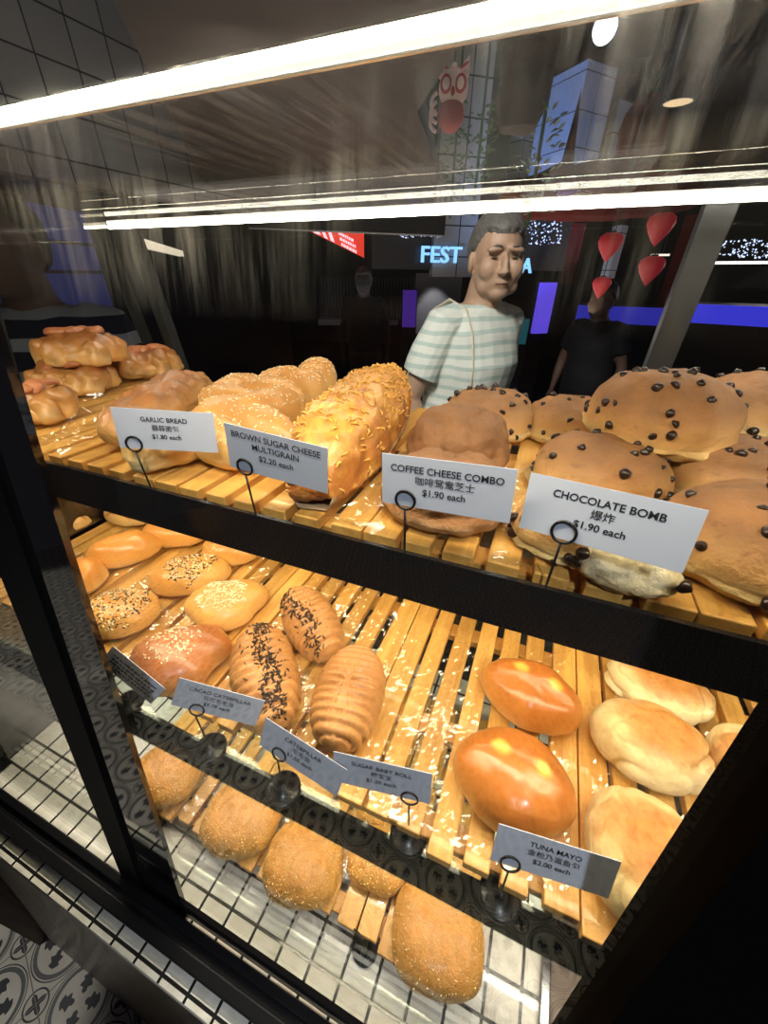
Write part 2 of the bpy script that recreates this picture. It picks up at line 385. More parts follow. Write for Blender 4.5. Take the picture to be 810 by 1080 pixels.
# posts
ZP0, ZP1 = DECK, 1.72
def post(bm, x0, x1, d0, d1, lean=0): slab_g(bm, x0, x1, ZP0, ZP1, d0, d1, lean)
def slab_x(bm, xa0, xa1, xb0, xb1, z0, z1, d0, d1):
    hexa(bm, [(xa0, gy(z0) + d0, z0), (xa1, gy(z0) + d0, z0), (xa1, gy(z0) + d1, z0), (xa0, gy(z0) + d1, z0),
              (xb0, gy(z1) + d0, z1), (xb1, gy(z1) + d0, z1), (xb1, gy(z1) + d1, z1), (xb0, gy(z1) + d1, z1)])
bm = bmesh.new(); slab_x(bm, -.462, -.416, -.452, -.384, ZP0, ZP1, -.006, .03)
cpart('front_post', bm, M['frame'])
bm = bmesh.new(); slab_g(bm, .128, .202, ZP0, ZP1, -.012, .03); cpart('front_post', bm, M['matte'])
bm = bmesh.new(); slab_g(bm, XL - .03, XL + .015, ZP0, ZP1, -.012, .03); cpart('front_post', bm, M['frame'])
# glossy door leaf frame around the glass
bm = bmesh.new()
slab_x(bm, -.418, -.330, -.386, -.352, ZP0, ZP1, -.002, .0036)
slab_g(bm, -.34, .14, DECK + .012, DECK + .045, -.002, .0036)
cpart('door_frame', bm, M['gloss'])
bm = bmesh.new(); slab_g(bm, -.40, .135, DECK + .012, 1.74, .004, .009); cpart('front_glass', bm, M['glassf'])
bm = bmesh.new(); slab_g(bm, XL + .01, -.445, DECK + .012, 1.74, .004, .009); cpart('front_glass', bm, M['glassf'])
# top, back and end glass
bm = bmesh.new(); box(bm, XL, XR, gy(ZT) + .012, YB - .02, ZT, ZT + .006); cpart('top_glass', bm, M['glasst'])
TB = -.13
def yb(z): return YB + TB * (z - ZT)
bm = bmesh.new(); hexa(bm, [(XL, yb(1.17), 1.17), (XR, yb(1.17), 1.17), (XR, yb(1.17) + .006, 1.17), (XL, yb(1.17) + .006, 1.17), (XL, yb(ZT), ZT), (XR, yb(ZT), ZT), (XR, yb(ZT) + .006, ZT), (XL, yb(ZT) + .006, ZT)]); cpart('back_glass', bm, M['glassb'])
bm = bmesh.new(); box(bm, XL - .02, XR + .02, .60, .665, DECK, 1.17, .003); cpart('back_panel', bm, M['metal'])
def bpost(x0, x1, d=.028):
    bm = bmesh.new(); hexa(bm, [(x0, yb(1.17) + .007, 1.17), (x1, yb(1.17) + .007, 1.17), (x1, yb(1.17) + d, 1.17), (x0, yb(1.17) + d, 1.17), (x0, yb(ZT) + .007, ZT), (x1, yb(ZT) + .007, ZT), (x1, yb(ZT) + d, ZT), (x0, yb(ZT) + d, ZT)]); cpart('back_post', bm, M['greypost'])
bpost(-.842, -.812); bpost(-.772, -.750); bpost(.122, .152)
bm = bmesh.new(); hexa(bm, [(-.812, yb(1.17) + .012, 1.17), (-.772, yb(1.17) + .012, 1.17), (-.772, yb(1.17) + .03, 1.17), (-.812, yb(1.17) + .03, 1.17), (-.812, yb(ZT) + .012, ZT), (-.772, yb(ZT) + .012, ZT), (-.772, yb(ZT) + .03, ZT), (-.812, yb(ZT) + .03, ZT)]); cpart('door_seal', bm, M['metal'])
def endpane(name, x, z0, z1, mat, th=.006):
    bm = bmesh.new(); a = .02
    hexa(bm, [(x, gy(z0) + a, z0), (x + th, gy(z0) + a, z0), (x + th, .61, z0), (x, .61, z0), (x, gy(z1) + a, z1), (x + th, gy(z1) + a, z1), (x + th, .61, z1), (x, .61, z1)]); cpart(name, bm, mat)
endpane('end_glass', XL - .004, 1.19, ZT, M['glassb']); endpane('end_panel', XL - .004, DECK, 1.18, M['steel'])
endpane('end_glass', XR, 1.19, ZT, M['glassb']); endpane('end_panel', XR, DECK, 1.18, M['steel'])
# led strips: channel + diffuser
def led(y, z, x0, x1, w, mat, chan=True):
    if chan:
        bm = bmesh.new(); box(bm, x0, x1, y - w * .75, y + w * .75, z + w * .35, z + w * .9); cpart('led_channel', bm, M['alu'])
    bm = bmesh.new(); tube(bm, [(x0, y, z), (x1, y, z)], w * .5, 10); cpart('led_diffuser', bm, mat, True)
led(gy(ZT) + .0065, ZT + .0005, XL + .01, XR, .0044, M['led'], False)
led(YB - .026, ZT - .0030, XL + .07, XR, .0058, M['led'], False)
led(YB - .026, ZT - .0022, XL + .008, XL + .062, .004, M['led2'], False)
bm = bmesh.new(); tube(bm, [(XL + .01, gy(ZT) + .0135, ZT - .0022), (XR, gy(ZT) + .0135, ZT - .0022)], .0009, 8); cpart('led_reflection', bm, M['alu'])  # thin bar added to stand for the front strip's reflection in the glass
# shelves: glass plate, black front rail, led under the rail
def shelf(name, ytop, z, zr0, zr1, yf, yr0, yr1):
    bm = bmesh.new(); box(bm, XL + .005, XR - .005, yf, .60, z, z + .005); cpart('shelf_glass', bm, M['shelfglass'])
    bm = bmesh.new(); x0, x1 = XL + .005, XR - .005
    hexa(bm, [(x0, yr0, zr0), (x1, yr0, zr0), (x1, yr0 + .004, zr0), (x0, yr0 + .004, zr0), (x0, yr1, zr1), (x1, yr1, zr1), (x1, yr1 + .004, zr1), (x0, yr1 + .004, zr1)])
    cpart('shelf_rail', bm, M['rail'])
shelf('upper', 0, UP - .030, UP - .042, UP - .002, .225, .2165, .2235)
shelf('lower', 0, LOW - .030, LOW - .062, LOW - .027, .125, .1345, .149)
led(.234, UP - .046, XL + .02, XR - .02, .008, M['led2'])
led(.40, UP - .040, XL + .02, XR - .02, .008, M['led2'])
led(.222, LOW - .046, XL + .02, XR - .02, .007, M['led2'])
# ------------------------------------------------------------------ slatted trays
PITCH = .0336
slat_me = {}
def tray(x0, yf, yback, z, label, n=7, group=None, jit=0.0, seed=0):
    rng = random.Random(seed)
    t = thing('slatted_tray', label, 'tray', (x0 + PITCH * n / 2, (yf + yback) / 2, z - .024), 0, group)
    Lh = (yback - yf) / 2
    for i in range(n):
        xx = (i - n / 2) * PITCH
        bm = bmesh.new(); j = rng.uniform(-jit, jit)
        wd = .0238 if 0 < i < n - 1 else .029
        off = .0008 if i < n - 1 else PITCH - wd - .0008
        box(bm, -wd / 2, wd / 2, -Lh + j, Lh, 0, .012, .0012)
        o = bm_obj('slat', bm, M['wood'], t); o.location = (xx + off + wd / 2, 0, .012)
    for y in (-Lh + .022, -Lh + .12, 0.06, Lh - .03):
        bm = bmesh.new(); box(bm, -PITCH * n / 2 + .002, PITCH * n / 2 - .002, -.012, .012, 0, .0118, .001)
        o = bm_obj('batten', bm, M['wood'], t); o.location = (0, y, 0)
    return t
XS = [-.82, -.585, -.35, -.115, .12]
names_u = ['under the knobbly ham breads in the far corner', 'under the garlic bread', 'under the long cheese loaf', 'under the coffee buns', 'under the heap of chocolate chip buns']
for k, x in enumerate(XS): tray(x, .236, .585, UP, 'slatted pine tray on the upper shelf ' + names_u[k], group='trays on the upper shelf', seed=k, n=7)
names_l = ['under the plain glossy rolls', 'under the seeded buns', 'under the caterpillar rolls', 'under the two shiny brown buns', 'under the pale cream buns']
for k, x in enumerate(XS): tray(x, [.185, .170, .172, .150, .140][k], .585, LOW, 'slatted pine tray on the middle shelf ' + names_l[k], group='trays on the middle shelf', jit=.006, seed=20 + k)
names_b = ['under the leftmost sugar crumb bun by the frame', 'under the row of sugar crumb buns', 'under the sugar crumb bun nearest the bare tiles']
for k, (x, n) in enumerate(((-.56, 7), (-.324, 7), (-.088, 4))): tray(x, .125, .50, BOT, 'slatted pine tray on the white tiles ' + names_b[k], n=n, group='trays on the tiled deck', jit=.006, seed=40 + k)
# ------------------------------------------------------------------ breads
def crk(nt, tc, sx, c):   # fine flaky brown specks
    v = N(nt, 'TexNoise', i_Scale=95, i_Detail=3, i_Roughness=.7); mp = N(nt, 'Mapping'); mp.inputs['Scale'].default_value = (.35, 1, 1); L(nt, tc, mp.inputs[0]); L(nt, mp.outputs[0], v.inputs['Vector'])
    return mixc(nt, ramp(nt, v.outputs['Fac'], [(.60, (0, 0, 0)), (.70, (.55, .55, .55))]), c, (.20, .085, .03))
M['choc'] = crust('coffee crust bun', (.32, .145, .052), (.62, .335, .115), (.82, .60, .26), .05, .40, 26, .7, 0, 1.0, 200, .12, (.10, .40, .85), crk)
M['coffee'] = crust('coffee cheese crust', (.27, .12, .045), (.33, .15, .055), (.55, .32, .13), .05, .25, 40, .7, 0, 1.0, 300, .12, (.08, .3, .8), crk)
def specks(nt, tc, sx, c): return c
M['gold'] = crust('glossy golden roll', (.66, .27, .05), (.80, .42, .11), (.85, .60, .26), .045, .15, 20, .32, .35, .25, 160)
M['seedbun'] = crust('golden seeded bun', (.66, .30, .06), (.80, .46, .13), (.85, .58, .24), .045, .12, 24, .38, .2, .3, 160)
M['brownbun'] = crust('dark baked bun', (.40, .13, .035), (.58, .24, .06), (.80, .50, .18), .045, .15, 18, .36, .25, .3, 150)
M['cat'] = crust('caterpillar roll', (.50, .225, .065), (.60, .30, .10), (.74, .46, .18), .055, .12, 30, .42, .12, .3, 180)
def spots(nt, tc, sx, c):
    for px, py, rr in ((-.018, .008, .011), (.022, .004, .010)):
        d = N(nt, 'VectorMath', operation='DISTANCE'); cb = N(nt, 'CombineXYZ'); L(nt, sx.outputs[0], cb.inputs[0]); L(nt, sx.outputs[1], cb.inputs[1]); L(nt, cb.outputs[0], d.inputs[0]); d.inputs[1].default_value = (px, py, 0)
        nn = noise_(nt, tc, 70, 2)
        dd = math_(nt, 'ADD', math_(nt, 'DIVIDE', d.outputs['Value'], rr), math_(nt, 'MULTIPLY', math_(nt, 'SUBTRACT', nn, .5), .8))
        c = mixc(nt, ramp(nt, dd, [(.35, (1, 1, 1)), (1.0, (0, 0, 0))]), c, (.85, .47, .08))
    return c
M['tuna'] = crust('shiny almond bun', (.50, .165, .028), (.66, .28, .055), (.82, .50, .18), .055, .14, 22, .30, .28, .2, 140, .1, (.06, .38, .75), spots)
def palep(nt, tc, sx, c):
    d = N(nt, 'VectorMath', operation='LENGTH'); cb = N(nt, 'CombineXYZ'); L(nt, math_(nt, 'DIVIDE', math_(nt, 'SUBTRACT', sx.outputs[0], .006), .052), cb.inputs[0]); L(nt, math_(nt, 'DIVIDE', sx.outputs[1], .036), cb.inputs[1]); L(nt, cb.outputs[0], d.inputs[0])
    nn = noise_(nt, tc, 24, 4); n2 = noise_(nt, tc, 60, 3)
    dd = math_(nt, 'ADD', d.outputs['Value'], math_(nt, 'MULTIPLY', math_(nt, 'SUBTRACT', nn, .5), .9))
    k = ramp(nt, dd, [(.50, (1, 1, 1)), (.8, (.7, .7, .7)), (1.0, (0, 0, 0))])
    br = ramp(nt, n2, [(.3, (.40, .14, .022)), (.7, (.55, .24, .05))])
    return mixc(nt, k, c, br)
M['pale'] = crust('pale cream bun', (.72, .54, .25), (.74, .58, .31), (.74, .60, .34), .05, .10, 30, .55, 0, .5, 160, .1, (.1, .5, .9), palep)
M['sug'] = crust('sugar crusted bun', (.55, .24, .040), (.66, .33, .06), (.80, .52, .17), .05, .25, 60, .55, .1, 1.0, 240)
def blotch(nt, tc, sx, c):
    a = noise_(nt, tc, 38, 4, .65); b2 = noise_(nt, tc, 24, 3, .6)
    c = mixc(nt, ramp(nt, a, [(.5, (0, 0, 0)), (.62, (.9, .9, .9))]), c, (.72, .36, .07))
    return mixc(nt, ramp(nt, b2, [(.54, (0, 0, 0)), (.66, (.85, .85, .85))]), c, (.36, .10, .02))
M['loaf'] = crust('cheese crusted loaf', (.66, .29, .05), (.56, .20, .04), (.42, .14, .035), .07, .35, 32, .42, .25, 1.0, 150, .12, (.08, .42, .85), blotch)
M['braid'] = crust('braided roll', (.60, .28, .07), (.74, .44, .14), (.84, .62, .28), .05, .18, 26, .45, .1, .5, 160)
M['garlic'] = crust('rough garlic bread', (.40, .16, .045), (.60, .32, .10), (.72, .46, .18), .05, .5, 42, .5, .1, 1.0, 150)
M['hambread'] = crust('ham bread dough', (.36, .13, .03), (.62, .31, .085), (.78, .50, .20), .05, .45, 30, .42, .2, .7, 150)
def stripes(nt, tc, sx, c):
    s = math_(nt, 'SINE', math_(nt, 'MULTIPLY', math_(nt, 'ADD', sx.outputs[1], math_(nt, 'MULTIPLY', noise_(nt, tc, 30), .006)), 700))
    return mixc(nt, math_(nt, 'MULTIPLY', ramp(nt, s, [(.5, (0, 0, 0)), (.7, (1, 1, 1))]), ramp(nt, math_(nt, 'DIVIDE', sx.outputs['Z'], .04), [(.4, (0, 0, 0)), (.7, (1, 1, 1))])), c, (.34, .13, .04))
M['stripe'] = crust('streaked roll', (.74, .40, .11), (.80, .52, .2), (.86, .62, .3), .04, .1, 24, .4, .2, .3, 150, .1, (.08, .42, .85), stripes)
# chocolate chip mesh (shared)
bm = bmesh.new(); lathe(bm, [(0, -.0015), (.0042, -.001), (.0050, .0008), (.0042, .0028), (.0022, .0045), (.0006, .0058), (0, .006)], 12)
chip0 = bm_obj('chocolate_chip', bm, M['chip'], None, True); chip_me = chip0.data; bpy.data.objects.remove(chip0)
def put_chips(root, me, n, rng, test=None, zmin=.15, cl=None):
    out = []; k = 0
    for p, nr in samples(me, n * 6, rng, zmin, test):
        if any((p - q).length < .0075 for q in out): continue
        if cl and fbm(p, 28, 2, cl) < -.05 and rng.random() < .5: continue
        out.append(p); k += 1
        o = bpy.data.objects.new('chocolate_chip', chip_me); C.objects.link(o); o.parent = root
        q = nr.to_track_quat('Z', 'Y').to_euler(); o.location = p; o.rotation_euler = (q.x + rng.uniform(-.5, .5), q.y + rng.uniform(-.5, .5), rng.random() * 6)
        s = rng.uniform(.62, 1.0); o.scale = (s, s, s * rng.uniform(.8, 1.1))
        if k >= n: break
def bread(name, label, cat, loc, rz, me, mat, group=None, tilt=(0, 0)):
    t = thing(name, label, cat, loc, rz, group); t.rotation_euler = (tilt[0], tilt[1], rz)
    link('bun', me, mat, t); return t
def clampy(c, W, y0=.246):
    if c.y - W / 2 < y0: c.x *= (y0 + W / 2) / c.y; c.y = y0 + W / 2
    return c
def choc_bun(px, zb, Lx, Wy, H, yaw, label, n, seed, tilt=(0, 0), skirt=True, matn='choc'):
    rng = random.Random(seed); c = clampy(onz(px[0], px[1], zb + H * .5), Wy)
    def disp(p, nr, u, v):
        d = .0034 * fbm(p, 26, 4, seed) + .0012 * fbm(p, 90, 2, seed)
        if skirt and p.z < -.004 * 1: d += .005 * max(0, .7 + fbm(p, 45, 2, seed + 5))
        if p.z > 0: d -= .004 * max(0, fbm(p, 18, 1, seed + 9))
        return d
    me = blob('bun', Lx, Wy, H, disp=disp, flat=.26, pz=.85, pc=.7, e=2.25)
    t = bread('chocolate_chip_bun', label, 'bun', (c.x, c.y, zb), yaw, me, M[matn], 'chocolate chip buns on the upper shelf', tilt)
    put_chips(t, me, int(n * 1.1), rng, None, .05, seed * 1.0); put_chips(t, me, 9, rng, lambda q: q.z < H * .42, -.6); return t
choc_bun((697, 428), UP + .042, .128, .112, .062, -.1, 'chocolate chip bun lying on top of the heap, whole and domed', 34, 3, (.12, .02))
choc_bun((634, 492), UP + .002, .120, .105, .052, -.25, 'chocolate chip bun with pale rim directly above the CHOCOLATE BOMB card', 26, 4)
choc_bun((776, 492), UP + .002, .118, .115, .055, .1, 'chocolate chip bun at the right of the heap under the topmost one', 26, 5)
choc_bun((800, 580), UP + .002, .118, .115, .056, .3, 'largest looking chocolate chip bun, right of the CHOCOLATE BOMB card', 26, 6, (.0, .0))
choc_bun((603, 440), UP + .002, .11, .10, .050, 0, 'chocolate chip bun at the back left of the heap, mostly hidden', 18, 7)
choc_bun((800, 425), UP + .042, .115, .10, .055, .2, 'chocolate chip bun behind the right end of the topmost one', 20, 8)
choc_bun((613, 570), UP + .002, .105, .060, .036, -.12, 'flat rough chocolate chip bun under the CHOCOLATE BOMB card', 22, 9)
choc_bun((517, 432), UP + .002, .118, .110, .052, -.2, 'chocolate chip bun behind the two coffee buns', 30, 10)
def coffee_bun(px, zb, Lx, H, label, seed, tilt=(0, 0)):
    c = clampy(onz(px[0], px[1], zb + H * .5), Lx * .97)
    def disp(p, nr, u, v):
        d = .0030 * fbm(p, 26, 4, seed) + .0014 * fbm(p, 110, 2, seed)
        if p.z > 0: d -= .030 * max(0, .16 - abs(fbm(p, 14, 2, seed)))
        if -.006 < p.z < .006: d += .003
        return d
    me = blob('bun', Lx, Lx * .93, H, disp=disp, flat=.22, pz=.75, pc=.55, e=2.1, nu=110, nv=60)
    return bread('coffee_bun', label, 'bun', (c.x, c.y, zb), .3 * seed, me, M['coffee'], 'coffee buns on the upper shelf', tilt)
t7 = [o for o in bpy.data.objects if o.get('label', '').startswith('flat rough')][0]
M['crumb'] = crust('torn crumb', (.80, .66, .40), (.78, .60, .32), (.70, .48, .2), .02, .2, 60, .8, 0, 1.0, 200)
o = link('torn_crumb', blob('torn_crumb', .062, .026, .026, disp=lambda p, nr, u, v: .004 * fbm(p, 70, 4, 2), flat=.4), M['crumb'], t7); o.location = (.030, -.030, .0); o.rotation_euler = (0, 0, .1)
rng = random.Random(77)
for q, n in samples(o.data, 8, rng, -.2):
    k = link('chocolate_chip', chip_me, None, t7); k.location = Vector(o.location) + q; k.rotation_euler = (rng.random() * 3, rng.random() * 3, 0)
coffee_bun((470, 520), UP + .002, .108, .046, 'flat brown cracked coffee bun directly behind the COFFEE CHEESE COMBO card', 21)
coffee_bun((484, 458), UP + .002, .108, .056, 'round brown cracked coffee bun second from the COFFEE CHEESE COMBO card', 22, (.1, .0))
# long cheese loaf in its paper
c, ln_, yaw = axis2((324, 514), (414, 405), UP, .06)
def ldisp(p, nr, u, v):
    return .0045 * fbm(p, 34, 4, 2) + .0035 * max(0, noise.noise(Vector((p.x * 60, p.y * 60, p.z * 60)))) + .002 * fbm(p, 120, 2, 4)
me = blob('loaf', ln_, .096, .068, disp=ldisp, flat=.2, pz=.8, pc=.5, e=2.5, nu=160, nv=56)
t = thing('cheese_loaf', 'long golden cheese crusted loaf behind the BROWN SUGAR CHEESE MULTIGRAIN card', 'bread', (c.x, c.y, UP + .004), yaw)
link('loaf', me, M['loaf'], t)
rng = random.Random(5); bm = bmesh.new()
for p, n in samples(me, 420, rng, .1):
    d = Vector((rng.uniform(-1, 1), rng.uniform(-1, 1), 0)); d = (d - n * d.dot(n)).normalized(); k = rng.uniform(.002, .0055)
    tube(bm, [p - d * k, p + n * .0022, p + d * k * .9 + n * .0005], [.0005, .0012, .0004], 6)
o = bm_obj('cheese_shreds', bm, M['cheese'], t, True); o['kind'] = 'stuff'
bm = bmesh.new()   # paper cradle
for a, b in ((-.046, -.0465), ):
    rows = []
    for i in range(33):
        x = -ln_ / 2 * .97 + ln_ * 1.0 * i / 32; row = []
        for j in range(13):
            s = -1 + 2 * j / 12; tp = (1 - abs(2 * i / 32 - 1) ** 3 * .6); y = s * .050 * tp; z = -.002 + max(0, abs(s) - .72) * .05 + .0012 * noise.noise(Vector((x * 40, s * 9, 0)))
            row.append(bm.verts.new((x, y, z)))
        rows.append(row)
    for a_, b_ in zip(rows, rows[1:]):
        for j in range(12): bm.faces.new((a_[j], a_[j + 1], b_[j + 1], b_[j]))
po = bm_obj('paper_cradle', bm, M['paper'], t, True); sm = po.modifiers.new('s', 'SOLIDIFY'); sm.thickness = .0006
# braided sesame rolls
def braid(p0, p1, W, H, n, label, seed, sesame=160, zb=UP + .003):
    c, ln_, yaw = axis2(p0, p1, zb, H); rng = random.Random(seed)
    t = thing('sesame_plait', label, 'bread', (c.x, c.y, zb), yaw, 'sesame plaits on the upper shelf')
    pts = []
    for i in range(n):
        s = (i + .5) / n - .5; f = 1 - .55 * abs(s) ** 1.6 * 2
        me = blob('strand', ln_ / n * 1.75, W * f, H * (.82 + .18 * f), disp=lambda p, nr, u, v: .002 * fbm(p, 40, 2, seed + i), flat=.25, nu=40, nv=24)
        o = link('strand', me, M['braid'], t); o.location = (s * ln_, rng.uniform(-.003, .003), 0); o.rotation_euler = (0, 0, (.75 if i % 2 == 0 else -.55) + rng.uniform(-.1, .1))
        Mx = Matrix.Translation(o.location) @ o.rotation_euler.to_matrix().to_4x4()
        pts += [(Mx @ p, Mx.to_3x3() @ nn) for p, nn in samples(me, sesame // n, rng, .35)]
    seeds('sesame_seeds', pts, M['sesw'], t, rng)
braid((222, 476), (254, 408), .066, .050, 4, 'sesame plait between the two cards GARLIC BREAD and BROWN SUGAR', 31, 300)
braid((272, 466), (296, 400), .062, .052, 4, 'sesame plait touching the flank of the long cheese loaf', 32, 340)
braid((322, 410), (340, 392), .070, .055, 3, 'golden sesame plait behind the long cheese loaf', 33, 200)
def garlic(p0, p1, W, H, label, seed, mat='garlic'):
    c, ln_, yaw = axis2(p0, p1, UP, H)
    me = blob('loaf', ln_, W, H, disp=lambda p, nr, u, v: .007 * fbm(p, 34, 4, seed) + .004 * abs(math.sin(p.x * 95 + 6 * p.y * 20)) * (p.z > 0) + .0015 * fbm(p, 100, 2, seed), flat=.25, e=2.3)
    t = thing('garlic_bread', label, 'bread', (c.x, c.y, UP + .004), yaw, 'garlic breads on the upper shelf'); link('loaf', me, M[mat], t)
garlic((118, 462), (212, 402), .075, .045, 'rough brown garlic bread behind the GARLIC BREAD card', 41)
garlic((135, 486), (205, 466), .055, .036, 'pale garlic bread under the lower edge of the GARLIC BREAD card', 42, 'braid')
# knobbly ham breads in the far corner
def hambread(px, zb, S, H, label, seed, tilt=(0, 0)):
    rng = random.Random(seed); c = onz(px[0], px[1], zb + H * .5); c.x = max(c.x, XL + S * .58 + .006)
    t = thing('ham_bread', label, 'bread', (c.x, c.y, zb), seed, 'ham breads in the far corner'); t.rotation_euler = (tilt[0], tilt[1], seed)
    link('bun', blob('bun', S, S * .8, H * .9, disp=lambda p, nr, u, v: .010 * fbm(p, 28, 4, seed), flat=.25), M['hambread'], t)
    for i in range(6):
        a = 2 * math.pi * i / 6 + rng.uniform(-.2, .2)
        o = link('dough_knob', blob('dough_knob', S * .42, S * .3, H * .72, disp=lambda p, nr, u, v: .006 * fbm(p, 45, 3, seed + i), flat=.3, nu=32, nv=18), M['hambread'], t)
        o.location = (math.cos(a) * S * .36, math.sin(a) * S * .29, H * .02); o.rotation_euler = (0, 0, a)
    for i in range(3):
        o = link('ham_slice', blob('ham_slice', S * .4, S * .22, H * .22, disp=lambda p, nr, u, v: .004 * fbm(p, 35, 2, seed + 20 + i), nu=32, nv=14), M['ham'], t)
        o.location = ((i - 1) * S * .2, rng.uniform(-.01, .01), H * .80); o.rotation_euler = (0, rng.uniform(-.3, .3), i)
hambread((64, 362), UP + .045, .125, .055, 'knobbly ham bread on top of the pile by the left end glass', 51)
hambread((117, 376), UP + .004, .125, .05, 'knobbly ham bread at the right foot of the far corner pile', 52)
hambread((74, 393), UP + .004, .12, .05, 'smooth fronted ham bread below the top one of the far corner pile', 53)
hambread((18, 388), UP + .004, .11, .05, 'ham bread against the left end glass, lowest of the pile', 54)
hambread((40, 422), UP + .004, .095, .048, 'film covered ham bread nearest the glass in the corner pile', 55)
# middle shelf
def oval(name, label, p0, p1, W, H, matn, seed, e=2.0, group=None, zb=LOW + .003, foot=None, amp=.0022, flat=.25, pz=.85, pc=.75, xt=None, cat='bun'):
    c, ln_, yaw = axis2(p0, p1, zb, H)
    def disp(p, nr, u, v):
        d = amp * fbm(p, 24, 3, seed) + .0006 * fbm(p, 80, 2, seed)
        if xt: d += xt(p, u, v)
        return d
    me = blob('bun', ln_, W, H, foot=foot, disp=disp, e=e, flat=flat, pz=pz, pc=pc, nu=150 if matn == 'pale' else 72, nv=80 if matn == 'pale' else 40)
    t = thing(name, label, cat, (c.x, c.y, zb), yaw, group); link('bun', me, M[matn], t); return t, me
G1 = 'plain glossy rolls on the middle shelf'
oval('glossy_roll', 'glossy golden roll lying in the open, nearest the black post among the plain rolls', (88, 588), (170, 570), .072, .048, 'gold', 61, 1.9, G1)
oval('glossy_roll', 'glossy golden roll tucked under the upper rail behind the black seeded bun', (150, 560), (216, 562), .066, .044, 'gold', 62, 2, G1)
oval('glossy_roll', 'darker golden roll half hidden by the front of the black post', (66, 606), (102, 612), .085, .048, 'gold', 63, 2, G1)
t, me = oval('sesame_roll', 'small golden roll with white sesame under the upper rail', (214, 576), (270, 582), .065, .042, 'gold', 64, 2, 'seeded buns on the middle shelf')
seeds('sesame_seeds', samples(me, 60, random.Random(64), .6), M['sesw'], t, random.Random(1))
oval('streaked_roll', 'golden roll with dark streaks farthest left below the upper rail', (55, 552), (97, 540), .075, .042, 'stripe', 65, 2, 'streaked rolls on the middle shelf')
oval('streaked_roll', 'streaked roll behind the nearest streaked one, half under the rail', (80, 540), (110, 530), .06, .040, 'stripe', 66, 2, 'streaked rolls on the middle shelf')
oval('streaked_roll', 'short streaked roll cut off by the upper rail above the glossy roll', (112, 540), (156, 546), .05, .038, 'stripe', 67, 2, 'streaked rolls on the middle shelf')
GS = 'seeded buns on the middle shelf'
def seedbun(label, p0, p1, W, H, matn, seed, nw, nb, name='seeded_bun', foot=None, R=.036, off=(0, 0), e=2.0):
    t, me = oval(name, label, p0, p1, W, H, matn, seed, e, GS, foot=foot); rng = random.Random(seed)
    tst = lambda q: ((q.x - off[0]) ** 2 + (q.y - off[1]) ** 2) ** .5 < R * (1 + .35 * fbm(q, 40, 2, seed))
    if nw: seeds('sesame_seeds', samples(me, nw, rng, .3, tst), M['sesw'], t, rng)
    if nb: seeds('black_sesame_seeds', samples(me, nb, rng, .2, tst), M['sesb'], t, rng)
seedbun('golden bun with black and white sesame nearest the black post', (84, 650), (168, 640), .085, .046, 'seedbun', 71, 260, 240, R=.040)
seedbun('golden bun with black and white sesame behind the triangular bun', (157, 612), (243, 598), .080, .046, 'seedbun', 72, 230, 250, R=.040, off=(0, .008))
tri = lambda u: 1 + .10 * math.cos(3 * (u - .5)) + .03 * math.cos(6 * u)
seedbun('triangular golden bun thick with white sesame beside the caterpillar rolls', (194, 642), (280, 628), .095, .042, 'seedbun', 73, 420, 0, 'triangular_sesame_bun', tri, .036)
seedbun('dark brown bun sprinkled with white sesame behind the CACAO CATERPILLAR card', (136, 698), (240, 684), .098, .048, 'brownbun', 74, 190, 0, 'dark_sesame_bun', tri, .034)
# caterpillar rolls
def cater(label, p0, p1, W, H, seed, strip, nb=12, zb=LOW + .003):
    c, ln_, yaw = axis2(p0, p1, zb, H); rng = random.Random(seed)
    def disp(p, nr, u, v):
        x = p.x / ln_; q = x * nb + 1.6 * (p.y / W) ** 2 + .35 * p.y / W + .25 * fbm(p, 12, 1, seed)
        f = abs(math.sin(math.pi * q)) ** .42
        return (.0085 * (f - .75) if abs(x) < .46 else 0) * (1 if p.z > -.3 * H else .3) + .001 * fbm(p, 40, 2, seed)
    me = blob('roll', ln_, W, H, disp=disp, e=2.15, flat=.3, pz=.85, pc=.7, nu=150, nv=60)
    t = thing('caterpillar_roll', label, 'bun', (c.x, c.y, zb), yaw, 'caterpillar rolls on the middle shelf'); link('roll', me, M['cat'], t)
    if strip:
        tst = lambda q: abs(q.y - strip[0] - .012 * fbm(Vector((q.x, 0, 0)), 20, 2, seed)) < strip[1] * (1 + .4 * fbm(q, 60, 1, 3)) and abs(q.x) < ln_ * .47
        pts = samples(me, strip[2], rng, .15, tst) + samples(me, 40, rng, .3, lambda q: abs(q.y - strip[0]) < strip[1] * 2.4)
        seeds('chocolate_sprinkles', pts, M['sprk'], t, rng, (.0031, .0010, .0010), .5)
cater('caterpillar roll with a broad strip of dark sprinkles in front, behind the CACAO CATERPILLAR card', (270, 662), (290, 768), .080, .052, 81, (.004, .011, 420))
cater('caterpillar roll with sprinkles along one side, at the back of the three', (309, 624), (350, 690), .072, .050, 82, (-.020, .010, 240))
cater('plain ridged caterpillar roll without sprinkles, behind the SUGAR BABY ROLL card', (382, 684), (350, 788), .082, .052, 83, None, 13)
# shiny almond buns
GT = 'shiny almond shaped buns'
oval('almond_bun', 'shiny brown almond shaped bun, back one of the pair', (509, 706), (617, 756), .085, .052, 'tuna', 91, 1.72, GT, pc=.8)
oval('almond_bun', 'shiny brown almond shaped bun behind the TUNA MAYO card, front one of the pair', (480, 792), (610, 850), .098, .056, 'tuna', 92, 1.75, GT, pc=.8)
